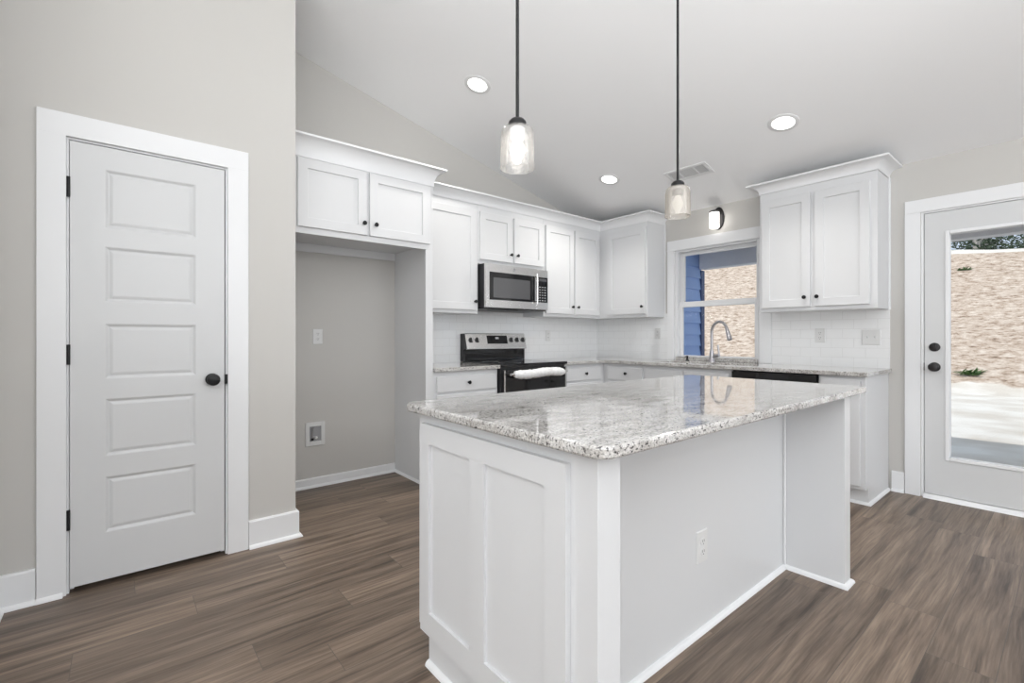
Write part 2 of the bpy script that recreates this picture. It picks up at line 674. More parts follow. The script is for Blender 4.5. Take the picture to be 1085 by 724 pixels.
def ceil_z(x):
    return EAVE + SL * (XW - x) if x >= XRIDGE else EAVE + SL * (XW - XRIDGE) - SL * (XRIDGE - x)


def roofpoly(x0, x1, zb, extra=0.0):
    p = [(x0, zb), (x1, zb), (x1, ceil_z(x1) + extra)]
    if x0 < XRIDGE < x1:
        p.append((XRIDGE, ceil_z(XRIDGE) + extra))
    p.append((x0, ceil_z(x0) + extra))
    return p


XL, YB = -4.6, -4.7                    # living room side and rear walls
struct(MB().box(XL - 0.12, XW + 0.12, YB - 0.12, YR + 0.12, -0.12, 0).build('floor', M['floor']), 'grey brown wood plank floor')
# ceiling: two slopes of a vault, a thick slab
cpoly = [(XL - 0.12, ceil_z(XL - 0.12)), (XRIDGE, ceil_z(XRIDGE)), (XW + 0.12, ceil_z(XW + 0.12)),
         (XW + 0.12, ceil_z(XW) + 0.14), (XRIDGE, ceil_z(XRIDGE) + 0.2), (XL - 0.12, ceil_z(XL) + 0.2)]
struct(MB().prism(cpoly, YB - 0.12, YR + 0.12, 'y').build('ceiling', M['ceiling']), 'white vaulted ceiling rising away from the window wall')
struct(MB().prism(roofpoly(XL - 0.12, XW + 0.12, 0), YR, YR + 0.12, 'y').build('wall_back', M['wall']), 'warm grey wall behind the range')

# right wall with the window and glass door openings
WY0, WY1, WZ0, WZ1 = 1.85, 2.707, 0.914, 2.062
DY0, DY1, DZ1 = -0.215, 0.735, 2.055
mw = MB()
ysr = [YB - 0.12, DY0, DY1, WY0, WY1, YR + 0.12]
zsr = [0, WZ0, DZ1, WZ1, EAVE]
for i in range(5):
    for j in range(4):
        if i == 1 and j <= 2 and zsr[j + 1] <= DZ1 + 1e-6:
            continue
        if i == 3 and j in (1, 2):
            continue
        mw.box(XW, XW + 0.12, ysr[i], ysr[i + 1], zsr[j], zsr[j + 1])
bmesh.ops.remove_doubles(mw.bm, verts=mw.bm.verts, dist=1e-5)
struct(mw.build('wall_right', M['wall']), 'warm grey wall with the sink window and glass door')

# pantry wall with its door opening, returning to the back wall
PX0, PX1, PZ1 = -0.196, 0.440, 2.056
XC = 0.776
mp_ = MB()
mp_.prism(roofpoly(-0.53, PX0, 0), YD, YD + 0.11, 'y')
mp_.prism([(PX0, PZ1), (PX1, PZ1), (PX1, ceil_z(PX1)), (PX0, ceil_z(PX0))] if not (PX0 < XRIDGE < PX1) else roofpoly(PX0, PX1, PZ1), YD, YD + 0.11, 'y')
mp_.prism(roofpoly(PX1, XC, 0), YD, YD + 0.11, 'y')
mp_.prism(roofpoly(XC - 0.11, XC, 0), YD + 0.11, YR, 'y')
struct(mp_.build('wall_left', M['wall']), 'warm grey wall around the pantry door')
# short wall beside the camera and the living room walls
struct(MB().prism(roofpoly(-0.53, -0.408, 0), 1.95, YD, 'y').build('wall_side', M['wall']), 'warm grey return wall left of the pantry door')
struct(MB().prism(roofpoly(XL, -0.53, 0), 1.95, 2.07, 'y').build('wall_inner', M['wall']), 'warm grey living room wall')
# rear wall with two windows, far wall with one
def wall_with_holes_y(name, y0, y1, x0, x1, holes):
    mb = MB()
    xs = sorted({x0, x1, XRIDGE} | {h[0] for h in holes} | {h[1] for h in holes})
    for a, b in zip(xs, xs[1:]):
        hole = [h for h in holes if h[0] <= a + 1e-6 and b <= h[1] + 1e-6]
        if hole:
            mb.box(a, b, y0, y1, 0, hole[0][2])
            mb.prism([(a, hole[0][3]), (b, hole[0][3]), (b, ceil_z(b)), (a, ceil_z(a))], y0, y1, 'y')
        else:
            mb.prism([(a, 0), (b, 0), (b, ceil_z(b)), (a, ceil_z(a))], y0, y1, 'y')
    return mb.build(name, M['wall'])


struct(wall_with_holes_y('wall_rear', YB - 0.12, YB, XL - 0.12, XW + 0.12, [(-0.95, 2.0, 0.7, 2.9), (2.15, 3.85, 0.7, 2.3)]), 'warm grey rear wall with two windows')
ml = MB()
for y0, y1, z0, z1 in ((YB, -2.2, 0, ceil_z(XL)), (-2.2, 0.4, 0, 0.7), (-2.2, 0.4, 2.4, ceil_z(XL)), (0.4, 2.07, 0, ceil_z(XL))):
    ml.box(XL - 0.12, XL, y0, y1, z0, z1)
struct(ml.build('wall_far', M['wall']), 'warm grey far living room wall')


def plain_window(name, F, a0, a1, b0, b1):
    fr = MB()
    for q in ((a0, a0 + 0.05, b0, b1), (a1 - 0.05, a1, b0, b1), (a0 + .05, a1 - .05, b0, b0 + 0.05), (a0 + .05, a1 - .05, b1 - 0.05, b1),
              (a0 + .05, a1 - .05, (b0 + b1) / 2 - 0.025, (b0 + b1) / 2 + 0.025)):
        fbox(fr, F, q[0], q[1], q[2], q[3], -0.02, 0.03)
    o = struct(fr.build(name, M['trim']))
    fbox(MB(), F, a0 + 0.04, a1 - 0.04, b0 + 0.04, b1 - 0.04, 0.0, 0.006).build('pane', M['pane'], o)
    return o


plain_window('window_2', lambda a, b, n: (a, YB - 0.07 + n, b), -0.95, 2.0, 0.7, 2.9)  # unseen window, made taller to hold the added rear fill lamp
plain_window('window_3', lambda a, b, n: (a, YB - 0.07 + n, b), 2.15, 3.85, 0.7, 2.3)
plain_window('window_4', lambda a, b, n: (XL - 0.07 + n, a, b), -2.2, 0.4, 0.7, 2.4)


# ------------------------------------------------------------------ mouldings
BB = [(0, 0), (0.016, 0), (0.016, 0.142), (0.012, 0.150), (0, 0.150)]
SHOE = [(0, 0), (0.016, 0), (0.015, 0.007), (0.011, 0.013), (0.006, 0.017), (0, 0.019)]


def shoe_profile(base):
    return [(base + o, z) for o, z in SHOE]


def base_run(name, path, h=0.150):
    prof = [(0, 0.0), (0.016, 0.0), (0.016, h - 0.008), (0.012, h), (0, h)]
    o = struct(MB().sweep(path, prof).build(name, M['trim'], bevel=0.001))
    MB().sweep(path, shoe_profile(0.016)).build('shoe_moulding', M['trim'], o, smooth=40)
    return o


# travel so that the room is on the right of the path
base_run('baseboard_left', [(-0.408, 1.95), (-0.408, YD), (-0.285, YD)])
base_run('baseboard_corner', [(0.534, YD), (XC, YD), (XC, YR)])
base_run('baseboard_nook', [(XC + 0.016, YR), (1.806, YR)], 0.072)
base_run('baseboard_right', [(XW, 0.902), (XW, 0.827)])
base_run('baseboard_rear', [(XW, -0.31), (XW, YB), (XL, YB)])


MB().sweep([(-0.284, YD - 0.002), (-0.199, YD - 0.002)], shoe_profile(0.016)).build('shoe_moulding', M['trim'], bpy.data.objects['baseboard_left'], smooth=40)


# ------------------------------------------------------------------ pantry door
def casing_leg(mb, F, a0, a1, b0, b1, t=0.018):
    fbox(mb, F, a0, a1, b0, b1, 0, t)


Fd = FY(YD)
c = MB()
casing_leg(c, Fd, -0.283, PX0 + 0.008, 0, 2.05)
casing_leg(c, Fd, PX1 - 0.006, 0.532, 0, 2.05)
casing_leg(c, Fd, -0.283, 0.532, 2.048, 2.150)
struct(c.build('trim_1', M['trim'], bevel=0.0025), 'white casing around the pantry door')
MBj = MB()
MBj.box(PX0, PX0 + 0.016, YD + 0.001, YD + 0.109, 0, PZ1 - .016).box(PX1 - 0.014, PX1, YD + 0.001, YD + 0.109, 0, PZ1 - .016).box(PX0, PX1, YD + 0.001, YD + 0.109, PZ1 - 0.016, PZ1)
MBj.box(PX0 + .016, PX0 + 0.03, YD + 0.045, YD + 0.075, 0, PZ1 - .016).box(PX1 - 0.03, PX1 - .014, YD + 0.045, YD + 0.075, 0, PZ1 - .016)
struct(MBj.build('trim_2', M['trim'], bevel=0.001), 'white jamb of the pantry door')

door1 = bpy.data.objects.new('door_1', None)
door1.location = (0.12, YD, 0)
COL.objects.link(door1)
struct(door1, 'white five panel pantry door, closed')
SX0, SX1, SZ0, SZ1 = -0.1775, 0.4200, 0.027, 2.033
SF = YD - 0.008                         # slab face
Fs = FY(SF)
panel_z = [(0.245, 0.503), (0.599, 0.865), (0.957, 1.214), (1.315, 1.572), (1.659, 1.930)]
PXL, PXR = -0.058, 0.295
s = MB()
fbox(s, Fs, SX0, SX1, SZ0, SZ1, -0.035, -0.012)
fbox(s, Fs, SX0, PXL, SZ0, SZ1, -0.012, 0)
fbox(s, Fs, PXR, SX1, SZ0, SZ1, -0.012, 0)
prev = SZ0
for a, b in panel_z + [(SZ1, None)]:
    fbox(s, Fs, PXL, PXR, prev, a, -0.012, 0)
    prev = b
for a, b in panel_z:
    s.rings(Fs, PXL, PXR, a, b, [(0, -0.0115), (0, 0), (0.004, -0.0015), (0.012, -0.008), (0.016, -0.0085), (0.024, -0.005), (0.030, -0.0035), (0.034, -0.0035)], back=False)
s.build('door_slab', M['door'], door1)
for z in (0.333, 1.073, 1.824):
    h = MB()
    h.cyl((SX0 - 0.004, SF - 0.006, z - 0.045), (SX0 - 0.004, SF - 0.006, z + 0.045), 0.0065, n=12)
    h.box(SX0 - 0.004, SX0 + 0.001, SF - 0.004, SF + 0.03, z - 0.044, z + 0.044)
    h.build('hinge', M['black'], door1, smooth=40)
k = MB()
k.lathe((0.365, SF, 0.932), (0, -1, 0), [(-0.001, 0.031), (0.006, 0.031), (0.009, 0.026), (0.010, 0.013), (0.026, 0.012), (0.032, 0.021), (0.040, 0.029), (0.050, 0.0305), (0.058, 0.027), (0.062, 0.018), (0.063, 0.004)], 28)
k.build('door_knob', M['black'], door1, smooth=35)
MB().box(SX1 + 0.0005, SX1 + 0.014, SF - 0.012, SF + 0.02, 0.905, 0.955).build('strike_plate', M['black'], door1, bevel=0.001)

# ------------------------------------------------------------------ window over the sink
Fw = FX(XW)
c = MB()
fbox(c, Fw, WY1, 2.785, 0.915, 2.062, 0, 0.018)
fbox(c, Fw, 1.752, WY0 - 0.0, 0.915, 2.062, 0, 0.018)
fbox(c, Fw, 1.752, 2.785, 2.062, 2.155, 0, 0.018)
fbox(c, Fw, 1.752, 2.785, 2.048, 2.064, 0, 0.024)
struct(c.build('trim_3', M['trim'], bevel=0.002), 'white casing around the sink window')
win = MB()
jx0, jx1 = XW + 0.001, XW + 0.118
for q in ((WY0, WY0 + 0.02, WZ0, WZ1), (WY1 - 0.02, WY1, WZ0, WZ1), (WY0 + .02, WY1 - .02, WZ1 - 0.02, WZ1)):
    win.box(jx0, jx1, *q)
w1 = struct(win.build('window_1', M['trim'], bevel=0.0015), 'white double hung window over the sink')


def sash(x, y0, y1, z0, z1, st, top, bot):
    mb = MB()
    mb.box(x, x + 0.032, y0, y0 + st, z0, z1).box(x, x + 0.032, y1 - st, y1, z0, z1)
    mb.box(x, x + 0.032, y0 + st, y1 - st, z0, z0 + bot).box(x, x + 0.032, y0 + st, y1 - st, z1 - top, z1)
    o = mb.build('sash', M['trim'], w1, bevel=0.002)
    MB().box(x + 0.013, x + 0.018, y0 + st - 0.004, y1 - st + 0.004, z0 + bot - 0.004, z1 - top + 0.004).build('pane', M['pane'], o)
    return o


sash(XW + 0.035, WY0 + 0.02, WY1 - 0.02, WZ0 + 0.033, 1.515, 0.045, 0.055, 0.016)
sash(XW + 0.072, WY0 + 0.02, WY1 - 0.02, 1.46, WZ1 - 0.02, 0.045, 0.045, 0.055)
MB().box(XW + 0.001, XW + 0.034, WY0 + .021, WY0 + 0.034, 0.95, WZ1 - .021).box(XW + 0.001, XW + 0.034, WY1 - 0.034, WY1 - .021, 0.95, WZ1 - .021).box(XW + 0.001, XW + 0.034, WY0 + .034, WY1 - .034, WZ1 - 0.034, WZ1 - .021).build('sash_stop', M['trim'], w1, bevel=0.003)

# ------------------------------------------------------------------ glass patio door
c = MB()
fbox(c, Fw, 0.737, 0.825, 0, 2.052, 0, 0.018)
fbox(c, Fw, -0.305, -0.217, 0, 2.052, 0, 0.018)
fbox(c, Fw, -0.305, 0.825, 2.052, 2.145, 0, 0.018)
struct(c.build('trim_4', M['trim'], bevel=0.0025), 'white casing around the glass door')
c = MB()
c.box(XW + 0.001, XW + 0.119, DY1 - 0.014, DY1 - .0005, 0, DZ1).box(XW + 0.001, XW + 0.119, DY0 + .0005, DY0 + 0.014, 0, DZ1).box(XW + 0.001, XW + 0.119, DY0 + .014, DY1 - .014, DZ1 - 0.014, DZ1 - .0005)
struct(c.build('trim_5', M['trim'], bevel=0.001), 'white jamb of the glass door')
c = MB()
c.prism([(XW - 0.035, 0.0), (XW + 0.16, 0.0), (XW + 0.16, 0.02), (XW + 0.0, 0.026), (XW - 0.03, 0.006)], DY0 + 0.015, DY1 - 0.015, 'y')
struct(c.build('trim_6', M['trim'], bevel=0.001), 'pale threshold below the glass door')
door2 = bpy.data.objects.new('door_2', None)
door2.location = (XW, 0.26, 0)
COL.objects.link(door2)
struct(door2, 'white patio door with one full glass pane')
GX = XW + 0.006                          # slab face
Fg = FX(GX)
ya, yb_, za, zb = -0.197, 0.717, 0.03, 2.038
gy0, gy1, gz0, gz1 = -0.068, 0.588, 0.300, 1.880
s = MB()
xs_, zs_ = [ya, gy0, gy1, yb_], [za, gz0, gz1, zb]
for i in range(3):
    for j in range(3):
        if i == 1 and j == 1:
            continue
        fbox(s, Fg, xs_[i], xs_[i + 1], zs_[j], zs_[j + 1], -0.044, 0)
bmesh.ops.remove_doubles(s.bm, verts=s.bm.verts, dist=1e-5)
sl = s.build('door_slab', M['door'], door2)
g = MB()
for q in ((gy0 - 0.018, gy0 + 0.006, gz0 - 0.018, gz1 + 0.018), (gy1 - 0.006, gy1 + 0.018, gz0 - 0.018, gz1 + 0.018), (gy0 + .006, gy1 - .006, gz0 - 0.018, gz0 + 0.006), (gy0 + .006, gy1 - .006, gz1 - 0.006, gz1 + 0.018)):
    fbox(g, Fg, q[0], q[1], q[2], q[3], 0.0, 0.008)
    fbox(g, Fg, q[0], q[1], q[2], q[3], -0.055, -0.044)
g.build('glass_frame', M['trim'], door2, bevel=0.004)
fbox(MB(), Fg, gy0, gy1, gz0, gz1, -0.03, -0.016).build('pane', M['pane'], door2)
for z, nm in ((1.079, 'deadbolt'), (0.938, 'door_knob')):
    kb = MB()
    if nm == 'deadbolt':
        kb.lathe((GX, 0.662, z), (-1, 0, 0), [(-0.001, 0.031), (0.008, 0.031), (0.014, 0.027), (0.016, 0.012)], 28)
        kb.box(GX - 0.032, GX - 0.014, 0.656, 0.668, z - 0.017, z + 0.017)
    else:
        kb.lathe((GX, 0.662, z), (-1, 0, 0), [(-0.001, 0.033), (0.007, 0.033), (0.010, 0.026), (0.011, 0.013), (0.026, 0.012), (0.032, 0.020), (0.040, 0.028), (0.050, 0.030), (0.058, 0.026), (0.061, 0.016)], 28)
    kb.build(nm, M['bronze'], door2, smooth=35)
MB().box(GX - 0.003, GX + 0.02, yb_ + 0.0005, yb_ + 0.004, 0.91, 0.966).build('strike_plate', M['black'], door2)

# ------------------------------------------------------------------ backsplash
T = 0.008
mb = MB().box(1.835, XW, YR - T, YR, 0.914, 1.40)
struct(mb.build('backsplash_back', M['tile_x']), 'white glossy subway tile behind the range')
mb = MB().box(XW - T, XW, 2.786, YR - T, 0.914, 1.40).box(XW - T, XW, 0.914, 1.751, 0.914, 1.40)
struct(mb.build('backsplash_right', M['tile_y']), 'white glossy subway tile either side of the window')


# ------------------------------------------------------------------ cabinets
def shaker(F, a0, a1, b0, b1, t=0.020, rail=0.062, depth=0.009):
    mb = MB()
    mb.rings(F, a0, a1, b0, b1, [(0, 0.0005), (0, t - 0.002), (0.002, t), (rail - 0.001, t), (rail, t - 0.001), (rail + 0.002, t - depth), (rail + 0.006, t - depth)])
    return mb


def slab_front(F, a0, a1, b0, b1, t=0.020):
    mb = MB()
    mb.rings(F, a0, a1, b0, b1, [(0, 0.0005), (0, t - 0.002), (0.002, t), (0.006, t)])
    return mb


def knob(F, a, b, n, parent):
    o = Vector(F(a, b, n))
    ax = Vector(F(a, b, n + 1)) - o
    MB().lathe(tuple(o), tuple(ax), [(-0.0005, 0.008), (0.003, 0.008), (0.005, 0.0055), (0.012, 0.0055), (0.016, 0.011), (0.020, 0.0145), (0.024, 0.0150), (0.027, 0.012), (0.028, 0.004)], 20).build('knob', M['black'], parent, smooth=35)


YF, XF = 3.445, 4.145                   # face frames of the wall cabinets (doors stand 20 mm proud)
UB, UT = 1.359, 2.345                   # bottom and top of wall cabinets
Fu, Fv = FY(YF), FX(XF)


def cove(zb, zt, out, n=8):
    pr = [(0, zb), (0.006, zb), (0.006, zb + 0.012)]
    z0, z1 = zb + 0.012, zt - 0.014
    for i in range(1, n + 1):
        t = i / n * PI / 2
        pr.append((0.006 + (out - 0.010) * (1 - math.cos(t)), z0 + (z1 - z0) * math.sin(t)))
    pr += [(out, z1 + 0.002), (out, zt), (0, zt)]
    return pr


# refrigerator cabinet with its tall side panel
FFy = 3.150
Ff = FY(FFy)
t = thing('refrigerator_cabinet', 'white two door cabinet bridging the empty refrigerator alcove, with tall side panel', 'cabinet', (1.30, YR - 0.3, 0))
mb = MB()
fbox(mb, Ff, XC + 0.001, 1.830, 1.812, 2.33, -0.02, 0)                      # face frame
mb.box(XC + 0.001, 1.830, FFy + 0.02, YR - 0.001, 1.862, 2.33)             # box
mb.box(XC + 0.001, 1.806, YR - 0.020, YR - 0.001, 1.800, 1.862)            # hanging rail
mb.build('cabinet_box', M['cab'], t, bevel=0.0015)
mb = MB().box(1.810, 1.830, FFy + 0.02, YR - 0.001, 0, 1.862)
fbox(mb, Ff, 1.768, 1.830, 0, 1.812, -0.02, 0)
mb.build('side_panel', M['cab'], t, bevel=0.0015)
MB().sweep([(1.810, FFy + 0.02), (1.810, YR - .001)][::-1], SHOE).build('shoe_moulding', M['trim'], t, smooth=40)
for a0, a1, ka in ((0.852, 1.303, 1.278), (1.323, 1.795, 1.362)):
    d = shaker(Ff, a0, a1, 1.852, 2.288).build('door', M['cab'], t)
    knob(Ff, ka, 1.930, 0.020, d)
MB().sweep([(XC + 0.001, FFy), (1.830, FFy), (1.830, 3.362)], cove(2.296, 2.424, 0.080)).build('crown_moulding', M['trim'], t, smooth=30)

# wall cabinets along the back wall
t = thing('wall_cabinet', 'white single door wall cabinet between refrigerator alcove and microwave', 'cabinet', (2.15, YR - .16, UB), 'wall cabinets')
MB().box(1.832, 2.459, YF, YR - 0.0005, UB, UT).build('cabinet_box', M['cab'], t, bevel=0.0015)
d = shaker(Fu, 1.862, 2.434, 1.390, 2.278).build('door', M['cab'], t)
knob(Fu, 2.412, 1.466, 0.020, d)

t = thing('wall_cabinet', 'short white two door wall cabinet directly above the microwave', 'cabinet', (2.86, YR - .16, 1.81), 'wall cabinets')
MB().box(2.460, 3.265, YF, YR - 0.0005, 1.812, UT).build('cabinet_box', M['cab'], t, bevel=0.0015)
for a0, a1, ka in ((2.474, 2.848, 2.825), (2.872, 3.252, 2.906)):
    d = shaker(Fu, a0, a1, 1.850, 2.278).build('door', M['cab'], t)
    knob(Fu, ka, 1.923, 0.020, d)

t = thing('wall_cabinet', 'white two door wall cabinet right of the microwave, against the corner', 'cabinet', (3.7, YR - .16, UB), 'wall cabinets')
MB().box(3.266, XF - 0.001, YF, YR - 0.0005, UB, UT).build('cabinet_box', M['cab'], t, bevel=0.0015)
for a0, a1, ka in ((3.290, 3.700, 3.667), (3.716, 4.108, 3.752)):
    d = shaker(Fu, a0, a1, 1.390, 2.278).build('door', M['cab'], t)
    knob(Fu, ka, 1.467, 0.020, d)

# corner cabinet on the right wall
t = thing('wall_cabinet', 'white one door corner wall cabinet left of the sink window', 'cabinet', (XW - .16, 3.2, UB), 'wall cabinets')
MB().box(XF, XW - 0.0005, 2.824, YR - 0.001, UB, UT).build('cabinet_box', M['cab'], t, bevel=0.0015)
d = shaker(Fv, 2.842, 3.330, 1.390, 2.278).build('door', M['cab'], t)
knob(Fv, 2.873, 1.465, 0.020, d)
MB().box(XW - 0.014, XW - 0.0005, 2.812, 2.823, UB, UT).build('scribe_moulding', M['trim'], t)

# crown over the L of wall cabinets
o = MB().sweep([(1.832, YF), (XF, YF), (XF, 2.824), (XW - 0.0005, 2.824)], cove(2.338, 2.424, 0.080)).build('crown_moulding', M['trim'], smooth=30)
tag(o, 'white crown moulding running over the L of wall cabinets into the corner', 'moulding')

# cabinet right of the window
t = thing('wall_cabinet', 'white two door wall cabinet between sink window and glass door', 'cabinet', (XW - .16, 1.32, UB), 'wall cabinets')
MB().box(XF, XW - 0.0005, 0.920, 1.723, UB, UT).build('cabinet_box', M['cab'], t, bevel=0.0015)
for a0, a1, ka in ((1.341, 1.702, 1.377), (0.962, 1.312, 1.290)):
    d = shaker(Fv, a0, a1, 1.390, 2.278).build('door', M['cab'], t)
    knob(Fv, ka, 1.463, 0.020, d)
MB().sweep([(XW - 0.0005, 1.723), (XF, 1.723), (XF, 0.920), (XW - 0.0005, 0.920)], cove(2.346, 2.424, 0.080)).build('crown_moulding', M['trim'], t, smooth=30)
MB().box(XW - 0.022, XW - 0.0005, 0.908, 0.919, UB, 2.346).build('scribe_moulding', M['trim'], t)

# base cabinets -----------------------------------------------------------
YBF, XBF = 3.160, 3.860                 # face frames (fronts 20 mm proud)
Fb, Fc = FY(YBF), FX(XBF)
CT, CH = 0.914, 0.030                   # counter top and thickness
BT = CT - CH                            # top of base cabinets


def base_box_y(x0, x1):
    mb = MB()
    mb.prism([(YBF, 0.115), (YBF + 0.07, 0.115), (YBF + 0.07, 0), (YR - 0.001, 0), (YR - 0.001, BT), (YBF, BT)], x0, x1, 'x')
    return mb


def base_box_x(y0, y1):
    mb = MB()
    mb.prism([(XBF, 0.115), (XBF + 0.07, 0.115), (XBF + 0.07, 0), (XW - 0.001, 0), (XW - 0.001, BT), (XBF, BT)], y0, y1, 'y')
    return mb


t = thing('base_cabinet', 'white base cabinet with one drawer left of the range', 'cabinet', (2.15, YR - .3, 0), 'base cabinets')
base_box_y(1.832, 2.459).build('cabinet_box', M['cab'], t, bevel=0.0015)
d = slab_front(Fb, 1.862, 2.432, 0.722, 0.842).build('drawer', M['cab'], t)
knob(Fb, 2.150, 0.788, 0.020, d)
d = shaker(Fb, 1.862, 2.432, 0.14, 0.70).build('door', M['cab'], t)
knob(Fb, 2.395, 0.64, 0.020, d)

t = thing('base_cabinet', 'white corner base cabinet with one drawer right of the range', 'cabinet', (3.6, YR - .3, 0), 'base cabinets')
base_box_y(3.247, XBF - 0.001).build('cabinet_box', M['cab'], t, bevel=0.0015)
d = slab_front(Fb, 3.275, 3.800, 0.722, 0.848).build('drawer', M['cab'], t)
knob(Fb, 3.555, 0.788, 0.020, d)
d = shaker(Fb, 3.275, 3.800, 0.14, 0.70).build('door', M['cab'], t)
knob(Fb, 3.31, 0.64, 0.020, d)

t = thing('base_cabinet', 'white base cabinet with one drawer between corner and sink', 'cabinet', (XW - .3, 3.1, 0), 'base cabinets')
base_box_x(2.662, YR - 0.001).build('cabinet_box', M['cab'], t, bevel=0.0015)
d = slab_front(Fc, 2.680, 3.100, 0.722, 0.848).build('drawer', M['cab'], t)
knob(Fc, 2.862, 0.790, 0.020, d)
d = shaker(Fc, 2.680, 3.100, 0.14, 0.70).build('door', M['cab'], t)
knob(Fc, 2.715, 0.64, 0.020, d)

t = thing('base_cabinet', 'white sink base cabinet with two blank false drawer fronts under the window', 'cabinet', (XW - .3, 2.25, 0), 'base cabinets')
mb = MB()
mb.prism([(XBF, 0.115), (XBF + 0.07, 0.115), (XBF + 0.07, 0), (XW - 0.001, 0), (XW - 0.001, 0.60), (XBF + 0.02, 0.60), (XBF + 0.02, BT), (XBF, BT)], 1.822, 2.661, 'y')
mb.build('cabinet_box', M['cab'], t, bevel=0.0015)
for a0, a1, ka in ((2.262, 2.642, 2.30), (1.842, 2.242, 2.20)):
    slab_front(Fc, a0, a1, 0.722, 0.848).build('false_front', M['cab'], t)
    d = shaker(Fc, a0, a1, 0.14, 0.70).build('door', M['cab'], t)
    knob(Fc, ka, 0.64, 0.020, d)

t = thing('base_cabinet', 'narrow white end base cabinet beside the glass door', 'cabinet', (XW - .3, 1.06, 0), 'base cabinets')
base_box_x(0.922, 1.198).build('cabinet_box', M['cab'], t, bevel=0.0015)
d = shaker(Fc, 0.950, 1.180, 0.14, 0.862, rail=0.055).build('door', M['cab'], t)
knob(Fc, 1.155, 0.78, 0.020, d)
MB().sweep([(XW - 0.0165, 0.922), (XBF + 0.07, 0.922), (XBF + 0.07, 1.198)][::-1], SHOE).build('shoe_moulding', M['trim'], t, smooth=40)
MB().cyl((XBF - 0.004, 0.947, 0.80), (XBF - 0.004, 0.947, 0.85), 0.003, n=8).build('hinge', M['nickel'], t)

# dishwasher ----------------------------------------------------------------
t = thing('dishwasher', 'stainless dishwasher with black control strip under the right counter', 'dishwasher', (XW - .3, 1.51, 0))
MB().box(XBF + 0.005, XW - 0.03, 1.205, 1.815, 0.10, 0.872).build('body', M['blackplastic'], t)
fbox(MB(), Fc, 1.206, 1.814, 0.115, 0.80, -0.004, 0.030).build('door', M['steel'], t, bevel=0.004)
fbox(MB(), Fc, 1.206, 1.814, 0.803, 0.874, -0.004, 0.028).build('control_strip', M['blackglass'], t, bevel=0.003)
mb = MB()
mb.cyl(Fc(1.26, 0.765, 0.065), Fc(1.76, 0.765, 0.065), 0.010)
mb.cyl(Fc(1.29, 0.765, 0.028), Fc(1.29, 0.765, 0.065), 0.007).cyl(Fc(1.73, 0.765, 0.028), Fc(1.73, 0.765, 0.065), 0.007)
mb.build('handle', M['steel'], t, smooth=40)
MB().box(XBF + 0.06, XBF + 0.08, 1.206, 1.814, 0.0, 0.10).build('toe_panel', M['blackplastic'], t)

# counters --------------------------------------------------------------------
YCF, XCF = 3.117, 3.817                 # counter front edges
o = MB().box(1.833, 2.461, YCF, YR - T - 0.0005, BT + .0005, CT).build('countertop', M['granite'], bevel=0.004, seg=3)
tag(o, 'short piece of speckled granite countertop left of the range', 'countertop', 'granite countertops')
sy0, sy1, sx0, sx1 = 1.86, 2.62, 3.93, 4.26
xs = [3.243, XCF, sx0, sx1, XW - T - 0.0005]
ys = [0.900, sy0, sy1, YCF, YR - T - 0.0005]


def keepc(i, j):
    if i == 0:
        return j == 3
    if i == 2 and j == 1:
        return False
    return True


o = cells(xs, ys, keepc, BT + .0005, CT).build('countertop', M['granite'], bevel=0.004, seg=3)
tag(o, 'long L shaped speckled granite countertop holding the sink', 'countertop', 'granite countertops')
o = MB().box(XW - 0.018, XW + 0.068, WY0 + 0.0215, WY1 - 0.0215, CT + 0.0005, 0.946).build('window_sill', M['granite'], bevel=0.003)
tag(o, 'speckled granite sill along the bottom of the sink window', 'sill')

# sink
o = MB()
o.loops([[(x, y, z) for x, y in rounded_poly(sx0 - e, sx1 + e, sy0 - e, sy1 + e, 0.04)] for e, z in
         ((0.02, BT - 0.001), (-0.002, BT - 0.001), (-0.004, 0.72), (-0.03, 0.69), (-0.12, 0.688))], cap0=False)
sk = thing('sink', 'undermount stainless sink below the window', 'sink', ((sx0 + sx1) / 2, (sy0 + sy1) / 2, 0.685))
o.build('basin', M['steel'], sk, smooth=40)
MB().lathe(((sx0 + sx1) / 2, (sy0 + sy1) / 2, 0.688), (0, 0, 1), [(0.0, 0.045), (0.004, 0.043), (0.004, 0.03), (-0.0, 0.012)], 24).build('drain', M['nickel'], sk, smooth=40)

# faucet
fx, fy = 4.335, 2.242
t = thing('faucet', 'brushed nickel gooseneck pull down faucet in front of the sink window', 'faucet', (fx, fy, CT))
MB().lathe((fx, fy, CT), (0, 0, 1), [(0.0002, 0.027), (0.006, 0.027), (0.010, 0.024), (0.075, 0.021), (0.11, 0.0165)], 24).build('base', M['nickel'], t, smooth=40)
dirx, diry = -0.36, -0.933
R_ = 0.098
path = [(fx, fy, CT + 0.10 + i * 0.02) for i in range(9)]
zc = CT + 0.282
for i in range(0, 15):
    a = PI * i / 14 * 0.92
    h = R_ * (1 - math.cos(a))
    path.append((fx + dirx * h, fy + diry * h, zc + R_ * math.sin(a)))
MB().tube(path, 0.0125, 16).build('spout', M['nickel'], t, smooth=50)
e = Vector(path[-1])
dn = (Vector(path[-1]) - Vector(path[-2])).normalized()
MB().lathe(tuple(e), tuple(dn), [(-0.004, 0.0135), (0.0, 0.015), (0.03, 0.0165), (0.085, 0.0215), (0.10, 0.0225), (0.104, 0.019)], 20).build('spray_head', M['nickel'], t, smooth=40)
lv = MB()
lv.cyl((fx, fy - 0.015, CT + 0.052), (fx - 0.012, fy - 0.078, CT + 0.066), 0.018, 0.015, n=16)
lv.tube([(fx - 0.012, fy - 0.072, CT + 0.066), (fx - 0.012, fy - 0.076, CT + 0.095), (fx - 0.01, fy - 0.064, CT + 0.162)], [0.009, 0.008, 0.0095], 12)
lv.build('lever', M['nickel'], t, smooth=40)
